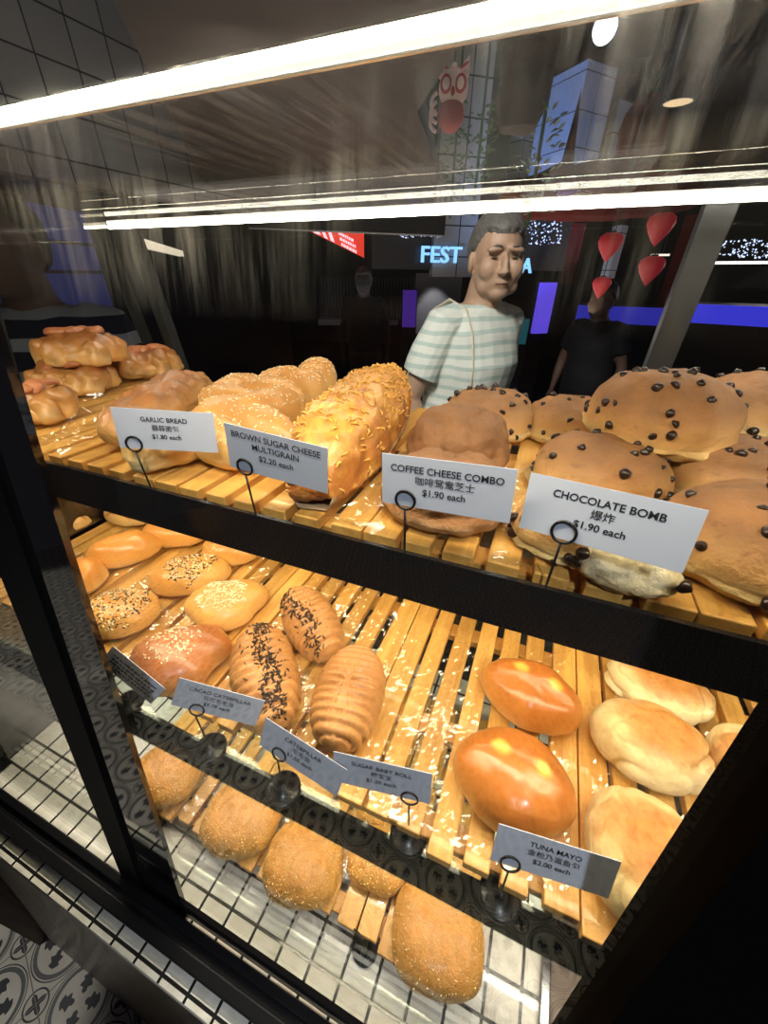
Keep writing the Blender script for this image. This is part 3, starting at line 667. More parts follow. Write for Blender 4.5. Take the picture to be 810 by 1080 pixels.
# pale cream buns
GP = 'pale cream buns'
def wr(seed, a=.0045):
    def f(p, u, v):
        g = abs(fbm(Vector((p.x * .9, p.y * .9, p.z * .5)), 13, 2, seed))
        side = min(1, max(0, (abs(p.x) - .012) / .03))
        d = -a * max(0, 1 - g / .10) * (.25 + .75 * side)
        g2 = abs(fbm(p, 34, 2, seed + 3)); d -= .0018 * max(0, 1 - g2 / .12) * side
        return d
    return f
oval('cream_bun', 'pale cream bun with browned top, cut by the upper rail', (640, 706), (756, 742), .080, .044, 'pale', 101, 2.2, GP, xt=wr(1))
oval('cream_bun', 'pale cream bun with golden patch, second from the TUNA MAYO card', (625, 758), (754, 806), .092, .052, 'pale', 102, 2.1, GP, xt=wr(2))
oval('cream_bun', 'largest pale cream bun with wide brown top beside the TUNA MAYO card', (620, 880), (752, 930), .112, .050, 'pale', 103, 2.3, GP, xt=wr(3, .005))
oval('cream_bun', 'pale wrinkled cream bun half hidden at the right edge', (750, 800), (850, 830), .100, .046, 'pale', 104, 2.2, GP, xt=wr(4, .006))
# sugar crumb buns on the tiled deck
GD = 'sugar crumb buns on the tiled deck'
def sugbun(label, c0, c1, W, H, seed, n=260, e=2.5):
    t, me = oval('sugar_crumb_bun', label, c0, c1, W, H, 'sug', seed, e, GD, BOT + .002, amp=.003); rng = random.Random(seed)
    seeds('sugar_crumbs', samples(me, n, rng, .25), M['sugar'], t, rng, (.0011, .0009, .0009))
sugbun('sugar crumb bun behind the floor reflection, leftmost on the lowest level', (140, 812), (208, 818), .10, .044, 111)
sugbun('sugar crumb bun second from the black post on the lowest level', (215, 858), (292, 868), .100, .046, 112)
sugbun('sugar crumb bun in the middle of the lowest front row', (280, 902), (360, 916), .104, .046, 113)
sugbun('sugar crumb bun under the black rail, between two front row buns', (368, 896), (430, 912), .080, .044, 114)
sugbun('largest sugar crumb bun, last of the lowest front row beside bare tiles', (414, 972), (512, 994), .120, .050, 115)
sugbun('sugar crumb bun behind the rail below the SUGAR BABY ROLL card', (376, 838), (432, 850), .075, .044, 116)
sugbun('sugar crumb bun behind the rail below the front almond bun', (452, 896), (512, 916), .075, .044, 117)
sugbun('sugar crumb bun at the back below the CATERPILLAR card', (296, 812), (356, 826), .09, .042, 118)
# ------------------------------------------------------------------ plastic film
def film(x0, x1, y0, y1, z, label, seed, amp=.006, n=90):
    rng = random.Random(seed); bm = bmesh.new(); rows = []
    cx_, cy_ = (x0 + x1) / 2, (y0 + y1) / 2
    for i in range(n + 1):
        row = []
        for j in range(n + 1):
            u = i / n; v = j / n; x = x0 + (x1 - x0) * u + .012 * noise.noise(Vector((v * 5, seed, 0))) * abs(u - .5) * 2; y = y0 + (y1 - y0) * v + .010 * noise.noise(Vector((u * 5, 0, seed))) * abs(v - .5) * 2
            p = Vector((x * 15 + seed, y * 15, seed * .3))
            r = 1 - abs(noise.noise(p)); r2 = 1 - abs(noise.noise(p * 2.3 + Vector((3, 1, 2)))); r3 = 1 - abs(noise.noise(p * 5.1))
            m_ = max(.12, min(1, .55 + 1.2 * noise.noise(Vector((x * 8, y * 8, seed + 4)))))
            h = amp * m_ * (1.2 * r ** 7 + .55 * r2 ** 8 + .10 * r3 ** 6) + amp * .5 * max(0, abs(u - .5) - .44) * 12
            row.append(bm.verts.new((x - cx_, y - cy_, .0008 + h)))
        rows.append(row)
    for a, b in zip(rows, rows[1:]):
        for j in range(n): bm.faces.new((a[j], a[j + 1], b[j + 1], b[j]))
    o = bm_obj('plastic_film', bm, M['film'], None, False); o.location = (cx_, cy_, z); tag(o, label, 'plastic film', 'clear plastic films')
film(-.80, -.60, .24, .57, UP, 'crinkled clear film under the knobbly ham breads', 1, .010)
film(-.585, -.40, .235, .57, UP, 'crinkled clear film under the garlic bread', 2, .012)
film(-.15, .10, .232, .40, UP, 'clear film on the slats under the coffee buns', 3, .006)
film(.10, .36, .24, .57, UP, 'clear film under the chocolate chip heap', 4, .006)
film(-.80, -.60, .19, .56, LOW, 'clear film under the plain glossy rolls', 5, .008)
film(-.58, -.36, .175, .56, LOW, 'clear film under the seeded buns', 6, .008)
film(-.31, -.135, .175, .50, LOW, 'clear film under the caterpillar rolls', 7, .010)
film(-.13, .11, .16, .50, LOW, 'clear film under the two shiny brown buns', 8, .010)
film(.13, .36, .15, .56, LOW, 'clear film under the pale cream buns', 9, .008)
film(-.50, -.36, .14, .30, BOT, 'crumpled film edge under the leftmost sugar crumb bun', 10, .012)
film(-.33, .04, .165, .40, BOT, 'clear film under the row of sugar crumb buns', 11, .008)
# ------------------------------------------------------------------ price cards
def text_mesh(lines, bold=.0):
    """list of (text, size, y) -> mesh in the XY plane"""
    vs = []; fs = []
    for s, size, y in lines:
        cu = bpy.data.curves.new('t', 'FONT'); cu.body = s; cu.size = size; cu.align_x = 'CENTER'; cu.align_y = 'CENTER'; cu.offset = bold if s.isascii() else bold * .5; cu.resolution_u = 3
        ob = bpy.data.objects.new('t', cu); C.objects.link(ob)
        bpy.context.view_layer.update()
        me = ob.evaluated_get(bpy.context.evaluated_depsgraph_get()).to_mesh()
        b = len(vs); vs += [(v.co.x, v.co.y + y, 0) for v in me.vertices]; fs += [tuple(i + b for i in p.vertices) for p in me.polygons]
        ob.evaluated_get(bpy.context.evaluated_depsgraph_get()).to_mesh_clear()
        bpy.data.objects.remove(ob); bpy.data.curves.remove(cu)
    m = bpy.data.meshes.new('lettering'); m.from_pydata(vs, [], fs); m.update(); return m
CW, CH = .091, .038
def sign(label, corners, ringpx, footpx, zf, yaw, tilt, lines, w=CW, h=CH, base=False, lean=0):
    if base: foot = onz(*footpx, zf)
    else:
        foot = ony(*footpx, .2295); foot.z = zf
    ring = ony(*ringpx, foot.y)
    t = thing('price_card_holder', label, 'price card', foot, 0, 'price cards')
    ya, ti = R_(yaw), R_(tilt)
    n = Vector((math.sin(ya) * math.cos(ti), -math.cos(ya) * math.cos(ti), math.sin(ti)))
    P = [onplane(*p, ring, n) for p in corners]
    c = sum(P, Vector()) / 4; u = ((P[1] - P[0]) + (P[2] - P[3])).normalized(); v = n.cross(u).normalized()
    m4 = Matrix((( u.x, v.x, n.x, c.x - foot.x), (u.y, v.y, n.y, c.y - foot.y), (u.z, v.z, n.z, c.z - foot.z), (0, 0, 0, 1)))
    bm = bmesh.new(); box(bm, -w / 2, w / 2, -h / 2, h / 2, -.0004, .0004)
    card = bm_obj('card', bm, M['card'], t); card.matrix_local = m4
    if lines:
        lm = text_mesh(lines, .00011); lo = link('lettering', lm, M['ink'], card); lo.location = (0, 0, .0007)
    else:
        rng = random.Random(3); bm = bmesh.new()
        for y in (.009, .002, -.004, -.010):
            x = -.032
            while x < .030:
                k = rng.uniform(.0015, .005); box(bm, x, x + k, y - .0016, y + .0016, .0004, .0007); x += k + rng.uniform(.0006, .002)
        bm_obj('lettering', bm, M['ink'], card)
    rc = ring - foot; rr = .0072 if not base else .0075
    rc = rc + n * .0012
    bm = bmesh.new()
    tube(bm, [rc + (u * math.cos(a) + v * math.sin(a)) * rr for a in [2 * math.pi * i / 28 for i in range(28)]], .0010, 8, closed=True)
    bm_obj('clip_ring', bm, M['metal'], t, True)
    bm = bmesh.new(); tube(bm, [rc - v * rr, (rc - v * rr) * .6 + Vector((0, 0, 0)), (0, 0, .002)], .0009, 8); bm_obj('rod', bm, M['metal'], t, True)
    bm = bmesh.new()
    R2 = .019 if base else .0055
    lathe(bm, [(0, 0), (R2, 0), (R2, .0025), (R2 * .85, .004), (.004, .005), (.003, .010), (0, .010)], 28); bm_obj('foot', bm, M['metal'], t, True)
ZU = UP - .025; ZLW = LOW - .025
def TL(a, b, c, s=.0068, two=None):
    if two: return [(a, s, .0125), (two, s, .0045), (c, s, -.0045)]
    return [(a, s, .0095), (b, s, .0015), (c, s, -.0065)]
sign('white price card reading GARLIC BREAD $1.80 each', [(116, 428), (224, 434), (230, 479), (128, 473)], (142, 468), (158, 508), ZU, 24, 4, TL('GARLIC BREAD', '蒜蒜面包', '$1.80 each', .0062))
sign('white price card reading BROWN SUGAR CHEESE MULTIGRAIN $2.20 each', [(235, 446), (346, 474), (348, 520), (242, 491)], (259, 492), (269, 533), ZU, 3, -2, TL('BROWN SUGAR CHEESE', '', '$2.20 each', .0073, 'MULTIGRAIN'), h=.040)
sign('white price card reading COFFEE CHEESE COMBO $1.90 each', [(404, 477), (545, 495), (537, 552), (404, 530)], (428, 527), (428, 572), ZU, 0, 4, TL('COFFEE CHEESE COMBO', '咖啡鸳鸯芝士', '$1.90 each', .0070))
sign('white price card reading CHOCOLATE BOMB $1.90 each', [(562, 500), (743, 540), (718, 602), (550, 555)], (595, 561), (578, 608), ZU, -12, 10, TL('CHOCOLATE BOMB', '爆炸', '$1.90 each', .0066))
sign('grey looking price card reading CACAO CATERPILLAR $1.70 each', [(192, 717), (255, 728), (266, 769), (206, 748)], (208, 748), (222, 790), ZLW, 25, 12, TL('CACAO CATERPILLAR', '可可毛毛虫', '$1.70 each', .0066), base=True)
sign('price card reading CATERPILLAR $1.50 each', [(279, 757), (367, 812), (358, 842), (272, 783)], (295, 795), (299, 833), ZLW, 0, 16, TL('CATERPILLAR', '毛毛虫', '$1.50 each', .0068), base=True)
sign('price card reading SUGAR BABY ROLL $1.20 each', [(347, 792), (461, 816), (457, 850), (350, 822)], (432, 841), (431, 880), ZLW, 9, 12, TL('SUGAR BABY ROLL', '糖宝宝', '$1.20 each', .0066), base=True)
sign('price card reading TUNA MAYO $2.00 each', [(522, 866), (660, 912), (646, 947), (513, 906)], (538, 910), (527, 945), ZLW, 9, 19, TL('TUNA MAYO', '金枪乃滋鱼包', '$2.00 each', .0066), base=True)
sign('turned price card with blurred writing below the dark sesame bun', [(110, 674), (166, 718), (165, 748), (117, 708)], (117, 708), (136, 742), ZLW, 12, 12, None, w=.080, base=True)
sign('low price card on the white tiles, seen almost edge on', [(372, 962), (446, 1030), (444, 1040), (376, 990)], (379, 984), (385, 1000), DECK + .001, -14, -12, None, w=.085, base=True)
# ------------------------------------------------------------------ the hall around the case
bm = bmesh.new(); box(bm, -3.2, 3.2, -3.0, .03, -.02, 0); struct(bm_obj('floor', bm, M['floor']))
bm = bmesh.new(); box(bm, -9, 9, .64, 13, -.02, 0); struct(bm_obj('floor_back', bm, M['stone']))
bm = bmesh.new(); box(bm, -9, 9, .9, 13, 4.1, 4.2); struct(bm_obj('ceiling', bm, M['ceil']))
bm = bmesh.new(); box(bm, -9, 9, 9.0, 9.2, 0, 4.2); struct(bm_obj('wall_back', bm, M['darkb']))
bm = bmesh.new(); box(bm, 5.5, 5.7, .9, 9.1, 0, 4.2); struct(bm_obj('wall_right', bm, M['darkb']))
# counter side at the lower left, wood panel
bm = bmesh.new(); box(bm, -1.35, -.862, -.09, .62, 0, DECK - .02); pc_ = bm_obj('side_cabinet', bm, M['counter']); tag(pc_, 'brown wood panelled cabinet at the lower left corner beside the case', 'cabinet')
def prism(bm, pts, z0, z1):
    a = [bm.verts.new((p.x, p.y, z0)) for p in pts]; b = [bm.verts.new((p.x, p.y, z1)) for p in pts]
    bm.faces.new(a[::-1]); bm.faces.new(b); n = len(a)
    for i in range(n): bm.faces.new((a[i], a[(i + 1) % n], b[(i + 1) % n], b[i]))
# brown curved soffit
zs = 2.12
pp = [(262, 224), (232, 207), (212, 186), (198, 160), (188, 135), (172, 108), None, (440, 118), (452, 150), (462, 190), (470, 222)]
bm = bmesh.new(); prism(bm, [q for p in pp for q in ([onz(*p, zs)] if p else [Vector((-1.0, .8, zs)), Vector((.2, .8, zs))])], zs, zs + .12); struct(bm_obj('ceiling_soffit', bm, plain('brown soffit', (.075, .052, .038), .6, var=.3, scale=2)))
# tiled wall on the left, receding to the right
def wallseg(name, p0, p1, z0, z1, th, mat):
    d = (p1 - p0); d.z = 0; L0 = d.length; ang = math.atan2(d.y, d.x)
    bm = bmesh.new(); box(bm, 0, L0, 0, th, z0, z1); o = bm_obj(name, bm, mat); o.location = (p0.x, p0.y, 0); o.rotation_euler = (0, 0, ang); return o
struct(wallseg('wall_left', atd(-160, 150, 3.8), atd(300, 150, 6.2), 1.95, 4.1, .15, M['greygrid']))
struct(wallseg('wall_left_lower', atd(-160, 290, 4.1), atd(300, 290, 6.5), 0, 1.95, .12, M['darkb']))
# bulkhead beam
struct(wallseg('trim_2', atd(262, 232, 2.6), atd(470, 232, 2.9), atd(300, 241, 2.6).z, atd(300, 212, 2.6).z, .10, M['dark']))
# blue lit columns
def column(name, pxs, d, z0, z1, mat):
    A, B, D_ = [atd(x, 140, dd) for x, dd in zip(pxs, d)]
    E_ = A + D_ - B; bm = bmesh.new(); prism(bm, [A, B, D_, E_], z0, z1); return struct(bm_obj(name, bm, mat))
column('trim_3', (564, 606, 637), (5.4, 5.0, 5.3), 1.95, atd(606, 64, 5.0).z, M['bluegrid'])
column('trim_4', (540, 552, 568), (5.9, 5.8, 6.0), 1.95, atd(552, 92, 5.8).z, M['bluegrid'])
column('trim_5', (640, 646, 662), (5.9, 5.8, 6.0), 1.95, atd(646, 104, 5.8).z, M['bluegrid'])
column('trim_6', (672, 682, 690), (4.1, 4.0, 4.1), 1.0, atd(682, 236, 4.0).z, M['bluegrid'])
# fascia with the lit sign
fa, fb = atd(392, 262, 4.55), atd(600, 262, 5.6)
fz0, fz1 = atd(430, 284, 4.75).z, 2.1
fo = wallseg('wall_facade', fa, fb, fz0, fz1, .2, M['dark']); struct(fo)
fd = (fb - fa).normalized(); fd.z = 0; fn = Vector((fd.y, -fd.x, 0)); ang = math.atan2(fd.y, fd.x)
def on_f(x, y, off=.02):
    return onplane(x, y, fa + fn * off, fn)
pa_, pb_ = on_f(456, 270, .03), on_f(500, 270, .03)
struct(wallseg('reflection_pilaster', pa_, pb_, on_f(478, 292, .03).z, 3.4, .06, M['greygrid']))  # tiled pilaster built in place of a reflection lying over the sign
def sign_text(s, x0, x1, y0, y1, label):
    cu = bpy.data.curves.new('t', 'FONT'); cu.body = s; cu.extrude = .012; cu.offset = .012; cu.resolution_u = 3
    ob = bpy.data.objects.new('t', cu); C.objects.link(ob); bpy.context.view_layer.update()
    me = bpy.data.meshes.new_from_object(ob.evaluated_get(bpy.context.evaluated_depsgraph_get())); bpy.data.objects.remove(ob); bpy.data.curves.remove(cu)
    a, b = on_f(x0, y1, .06), on_f(x1, y1, .06); h = on_f(x0, y0, .06).z - a.z
    xs = [v.co.x for v in me.vertices]; ys = [v.co.y for v in me.vertices]; w0, w1 = min(xs), max(xs); h0, h1 = min(ys), max(ys); wd = Vector((b.x - a.x, b.y - a.y)).length
    for v in me.vertices: v.co.x = (v.co.x - w0) / (w1 - w0) * wd; v.co.y = (v.co.y - h0) / (h1 - h0) * h
    me.materials.clear(); o = link('sign_lettering', me, emis('sign blue ' + s, (.25, .55, 1.0), 1.6)); o.location = a; o.rotation_euler = (R_(90), 0, ang); tag(o, label, 'sign', 'lit sign letters'); return o
sign_text('FEST', 444, 486, 259, 277, 'blue lit sign letters FEST on the dark fascia left of the woman')
sign_text('A', 549, 560, 272, 288, 'blue lit sign letter A just right of the woman')
def fairy(x0, x1, y0, y1, d, n, seed, label):
    rng = random.Random(seed); bm = bmesh.new()
    for i in range(n):
        p = atd(rng.uniform(x0, x1), rng.uniform(y0, y1), d + rng.uniform(-.1, .1)); r = rng.choice((.003, .004, .004, .006)) * d / 4
        bmesh.ops.create_icosphere(bm, subdivisions=1, radius=r, matrix=Matrix.Translation(p))
    o = bm_obj('fairy_lights', bm, emis('fairy ' + str(seed), (.6, .7, 1.0), 2.0)); o['kind'] = 'stuff'; tag(o, label, 'fairy lights')
fairy(422, 466, 232, 251, 4.5, 110, 1, 'tiny blue white fairy lights above the FEST letters')
fairy(555, 592, 232, 258, 5.0, 90, 2, 'tiny blue white fairy lights above the letter A')
fairy(740, 812, 252, 272, 3.9, 120, 3, 'tiny fairy lights above the white strip lamp at the right')
fairy(560, 700, 190, 214, 3.0, 26, 4, 'scattered tiny lights on the dark red festive planter')
# storefront under the sign
def totem(x0, x1, y0, y1, d, mat, label, d1=None):
    a = atd(x0, y1, d); b = atd(x1, y1, d1 or d); zt = atd(x0, y0, d).z; dd = b - a; Lw = math.hypot(dd.x, dd.y)
    t = thing('display_totem', label, 'screen', (a.x, a.y, 0), math.atan2(dd.y, dd.x))
    bm = bmesh.new(); box(bm, 0, Lw, 0, .05, a.z, zt); bm_obj('screen', bm, mat, t)
    bm = bmesh.new(); box(bm, -.01, Lw + .01, .05, .09, 0, zt + .01, .004); box(bm, -.06, Lw + .06, -.08, .2, 0, .03, .004); bm_obj('stand', bm, M['dark'], t)
def barcounter(x0, x1, y0, y1, d, mat, label):
    a = atd(x0, y1, d); b = atd(x1, y1, d); zt = atd(x0, y0, d).z; dd = b - a; Lw = math.hypot(dd.x, dd.y)
    t = thing('bar_counter', label, 'counter', (a.x, a.y, 0), math.atan2(dd.y, dd.x))
    bm = bmesh.new(); box(bm, 0, Lw, 0, .06, a.z, zt); bm_obj('light_band', bm, mat, t)
    bm = bmesh.new(); box(bm, 0, Lw, .0, .4, 0, a.z, .004); box(bm, 0, Lw, .06, .4, a.z, zt, .002); bm_obj('body', bm, M['dark'], t)
def striplamp(x0, x1, y0, y1, d, mat, label):
    a = atd(x0, y1, d); b = atd(x1, y1, d); zt = atd(x0, y0, d).z; dd = b - a; Lw = math.hypot(dd.x, dd.y)
    t = thing('pendant_strip_lamp', label, 'lamp', (a.x, a.y, a.z), math.atan2(dd.y, dd.x))
    bm = bmesh.new(); box(bm, 0, Lw, 0, .04, 0, zt - a.z); bm_obj('tube', bm, mat, t)
    bm = bmesh.new(); tube(bm, [(.05, .02, zt - a.z), (.05, .02, 4.1 - a.z)], .003, 6); tube(bm, [(Lw - .05, .02, zt - a.z), (Lw - .05, .02, 4.1 - a.z)], .003, 6); bm_obj('cords', bm, M['dark'], t)
def panel(name, x0, x1, y0, y1, d, mat, label, cat, th=.05, d1=None, group=None):
    a = atd(x0, y1, d); b = atd(x1, y1, d1 or d); zt = atd(x0, y0, d).z
    o = wallseg(name, a, b, a.z, zt, th, mat); tag(o, label, cat, group); return o
panel('lit_wall_panel', 436, 482, 288, 352, 5.6, plain('pale plaster', (.35, .34, .36), .8), 'pale wall panel with a pool of light under the FEST letters', 'wall panel')
sh = thing('shutter', 'dim bluish slatted shutter behind the standing dark figure', 'shutter', atd(392, 330, 6.2))
for i in range(30):
    p = atd(342 + 3.2 * i, 337, 6.2) - sh.location; z1 = atd(342, 292, 6.2).z - sh.location.z
    bm = bmesh.new(); box(bm, p.x - .012, p.x + .012, p.y - .01, p.y + .01, p.z, z1); bm_obj('slat', bm, plain('shutter slat', (.10, .13, .15), .5) if i == 0 else bpy.data.materials['shutter slat'], sh)
panel('ledge', 336, 420, 337, 343, 5.6, plain('pale ledge', (.30, .34, .38), .5), 'pale ledge along the foot of the slatted shutter', 'ledge', .3)
totem(424, 438, 306, 345, 5.4, emis('purple', (.10, .03, .40), .5), 'small purple lit screen left of the woman')
totem(562, 577, 298, 352, 4.8, emis('violet', (.14, .08, .85), .9), 'tall violet lit screen just right of the woman', 4.9)
totem(530, 556, 336, 362, 5.7, emis('teal', (.03, .20, .22), .35), 'dim teal glowing panel in place of blurred figures, low down right of the woman')  # glowing panel stands for a blurred teal crowd
bl = emis('blue band', (.06, .06, .95), .75)
barcounter(606, 700, 322, 339, 3.9, emis('blue band dim', (.05, .05, .70), .5), 'blue lit band left of the back post')
barcounter(708, 850, 320, 339, 3.4, bl, 'blue lit band right of the back post')
striplamp(735, 830, 276, 278.6, 3.8, emis('strip lamp', (1, .92, .85), 3), 'thin white strip lamp right of the back post')
striplamp(686, 706, 268, 270, 4.2, emis('strip lamp b', (1, .85, .7), 1.5), 'short faint strip lamp left of the back post')
panel('ceiling_lamp_panel', 155, 192, 252, 261, 3.4, emis('lamp panel', (1, .85, .62), .9), 'slanted cream lamp panel beside the left back post', 'lamp', .05, 5.0)
bm = bmesh.new(); rng = random.Random(9)
for i in range(9): bmesh.ops.create_icosphere(bm, subdivisions=1, radius=.018, matrix=Matrix.Translation((rng.uniform(-.03, .03), rng.uniform(-.02, .02), rng.uniform(-.06, .06))))
o = bm_obj('wall_light', bm, emis('warm cluster', (1, .75, .4), 1.6)); o.location = atd(162, 299, 3.6); tag(o, 'small warm cluster light right of the left back post', 'lamp')
# red video banner (only its lower corner shows under the light strip)
bc = atd(352, 256, 4.25); bn = Vector((-bc.x, -bc.y, 0)).normalized()
bo = thing('hanging_banner', 'red and white lit banner at upper left of the woman under the light strip', 'banner', bc, 0)
def bpt(x, y, off): return onplane(x, y, bc + bn * off, bn) - bc
def bpoly(bm, pts, o0, o1):
    A = [bm.verts.new(bpt(x, y, o0)) for x, y in pts]; B = [bm.verts.new(bpt(x, y, o1)) for x, y in pts]; bm.faces.new(A); bm.faces.new(B[::-1])
    for i in range(len(pts)): bm.faces.new((A[i], A[(i + 1) % len(pts)], B[(i + 1) % len(pts)], B[i]))
bm = bmesh.new(); bpoly(bm, [(319, 240), (375, 240), (384, 245), (384, 272)], -.05, 0); bm_obj('screen', bm, emis('banner red', (.80, .04, .02), .8), bo)
bm = bmesh.new()
for x, w_, in ((328, 6), (338, 3), (345, 3)): bpoly(bm, [(x, 241), (x + w_, 241), (x + w_ + 5, 241 + (x - 313) * .46), (x + 4, 241 + (x - 317) * .46)], .001, .006)
rng = random.Random(4)
for r in range(3):
    x = 357 + r * 1.5; y0 = 244 + r * 5.2
    while x < 372 + r * 2: k = rng.uniform(1.2, 2.6); y = y0 + (x - 357) * .52; bpoly(bm, [(x, y), (x + k, y + k * .5), (x + k, y + k * .5 + 3.2), (x, y + 3.2)], .001, .006); x += k + .7
bm_obj('white_graphics', bm, emis('banner white', (1, .8, .9), .9), bo)
bm = bmesh.new(); [tube(bm, [bpt(x, 241, -.02), bpt(x, 241, -.02) + Vector((0, 0, .6))], .004, 6) for x in (335, 378)]; bm_obj('cords', bm, M['dark'], bo)
# hanging decorations
def facing(p): return math.atan2(p.x, -p.y) * -1 if False else math.atan2(-p.x, p.y)
c = atd(477, 104, 2.4); s = (atd(494, 104, 2.4) - atd(460, 104, 2.4)).length
t = thing('lion_head_lantern', 'red and white lion dance head lantern hanging on a thread', 'lantern', c, facing(c))
white = plain('white rosy paper', (.62, .42, .38), .7, emit=(.8, .5, .45), es=.10); redp = plain('dark red paper', (.30, .03, .03), .7, emit=(.5, .03, .03), es=.08)
bm = bmesh.new(); ellip(bm, (0, 0, -.38 * s), (.40 * s, .34 * s, .42 * s)); bm_obj('body', bm, redp, t, True)
bm = bmesh.new(); ellip(bm, (.02 * s, -.02 * s, .22 * s), (.46 * s, .30 * s, .44 * s)); bm_obj('face', bm, white, t, True)
for sx_ in (-1, 1):
    bm = bmesh.new(); lathe(bm, [(.17 * s, 0), (.12 * s, .2 * s), (0, .44 * s)], 12); o = bm_obj('ear', bm, white, t, True); o.location = (sx_ * .30 * s, 0, .50 * s); o.rotation_euler = (0, sx_ * .3, 0)
    bm = bmesh.new(); ellip(bm, (0, 0, 0), (.17 * s, .05 * s, .22 * s)); o = bm_obj('eye_rim', bm, redp, t, True); o.location = (sx_ * .22 * s, -.30 * s, .24 * s)
    bm = bmesh.new(); ellip(bm, (0, 0, 0), (.11 * s, .05 * s, .14 * s)); e_ = bm_obj('eye', bm, white, o, True); e_.location = (0, -.035 * s, 0)
    bm = bmesh.new(); ellip(bm, (sx_ * .3 * s, -.30 * s, .62 * s), (.14 * s, .04 * s, .04 * s), (0, sx_ * -.5, 0)); bm_obj('brow', bm, redp, t, True)
bm = bmesh.new(); ellip(bm, (0, -.28 * s, .10 * s), (.07 * s, .06 * s, .12 * s)); bm_obj('nose', bm, redp, t, True)
for i in range(3):
    bm = bmesh.new(); a0 = [(-.34 * s + .30 * s * math.cos(a), -.2 * s, -.15 * s - i * .20 * s + .26 * s * math.sin(a)) for a in [2.0 + 2.4 * q / 12 for q in range(13)]]; tube(bm, a0, .05 * s, 8); bm_obj('collar_frill', bm, white, t, True)
bm = bmesh.new(); ellip(bm, (0, -.1 * s, .66 * s), (.09 * s,) * 3); bm_obj('pompom', bm, white, t, True)
bm = bmesh.new(); tube(bm, [(0, 0, .6 * s), (0, 0, 4.1 - c.z)], .002, 6); bm_obj('thread', bm, M['dark'], t)
def hang_lantern(px, d, rx, rz, mat, label, name, seed, tuft=True):
    c = atd(*px, d); t = thing(name, label, 'decoration', c, 0)
    me = blob('body', rx * 2, rx * 2, rz * 2, disp=lambda p, nr, u, v: .02 * fbm(p, 14, 3, seed), flat=.48, nu=48, nv=30); o = link('body', me, mat, t); o.location = (0, 0, -rz)
    rng = random.Random(seed)
    if tuft:
        bm = bmesh.new()
        for i in range(26):
            a = rng.random() * 6.28; l = rng.uniform(.5, 1.0) * rz; sp = rng.uniform(.1, .7)
            p0 = Vector((0, 0, rz * .8 * tuft)); p1 = p0 + Vector((math.cos(a) * sp * l, math.sin(a) * sp * l, l * .8 * tuft)); tube(bm, [p0, (p0 + p1) / 2 + Vector((0, 0, .02)), p1], [rx * .10, rx * .12, rx * .01], 5)
        bm_obj('leaf_crown', bm, M['leafm'], t, True)
    bm = bmesh.new(); tube(bm, [(0, 0, rz * .9), (0, 0, 4.1 - c.z)], .003, 6); bm_obj('cord', bm, M['dark'], t)
hang_lantern((556, 66), 2.6, .12, .22, plain('dark brown felt', (.05, .022, .015), .8, var=.4, scale=20), 'dark brown oval hanging ornament beside the lion lantern', 'hanging_ornament', 3, -.5)
hang_lantern((674, 152), 3.9, .14, .24, M['redmatte'], 'red pineapple ornament with a green leaf crown', 'pineapple_ornament', 5, 1)
# dark red planter with a bush
t = thing('hanging_planter', 'long dark red fabric covered planter above the rear light strip', 'planter', atd(632, 205, 3.3), 0)
me = blob('body', 1.15, .4, .26, disp=lambda p, nr, u, v: .04 * fbm(p, 5, 3, 4), flat=.4, e=2.6); o = link('body', me, M['redmatte'], t); o.rotation_euler = (0, 0, .1); o.location = (0, 0, -.12)
bm = bmesh.new(); lathe(bm, [(.05, 0), (.03, .15), (0, .42)], 10); o = bm_obj('pointed_tip', bm, M['redmatte'], t, True); bmc = bmesh.new(); [tube(bmc, [(q, 0, .08), (q, 0, 4.1 - t.location.z)], .004, 6) for q in (-.4, .4)]; bm_obj('cords', bmc, M['dark'], t); o.location = (-.22, 0, .06)
def fern(px, d, S, label, seed, mat):
    c = atd(*px, d); t = thing('hanging_plant', label, 'plant', c, 0); rng = random.Random(seed)
    bm = bmesh.new(); tube(bm, [(0, 0, -S * 1.2), (0, 0, S * .4), (0, 0, 4.1 - c.z)], [.012, .010, .002], 6); bm_obj('stem', bm, M['leafm'], t)
    bm = bmesh.new()
    for i in range(90):
        a = rng.random() * 6.28; z = rng.uniform(-S, S); r = S * .5 * rng.uniform(.2, 1)
        p = Vector((math.cos(a) * r, math.sin(a) * r, z)); dr = Vector((math.cos(a), math.sin(a), rng.uniform(-.2, .8))).normalized() * S * .22; w_ = dr.cross(Vector((0, 0, 1))).normalized() * S * .06
        v = [bm.verts.new(q) for q in (p, p + dr * .5 + w_, p + dr, p + dr * .5 - w_)]; v2 = bm.verts.new(p + dr * .5 + Vector((0, 0, .01)))
        bm.faces.new((v[0], v[1], v2)); bm.faces.new((v[1], v[2], v2)); bm.faces.new((v[2], v[3], v2)); bm.faces.new((v[3], v[0], v2))
    o = bm_obj('foliage', bm, mat, t); 
fern((566, 176), 2.85, .22, 'pale leafy plant in front of the blue lit column', 7, M['leafp'])
fern((505, 165), 3.2, .24, 'dim green plant hanging below the lion lantern', 8, M['leafm'])
fern((478, 186), 4.0, .22, 'dim green plant lowest of the greenery left of the blue column', 9, M['leafm'])
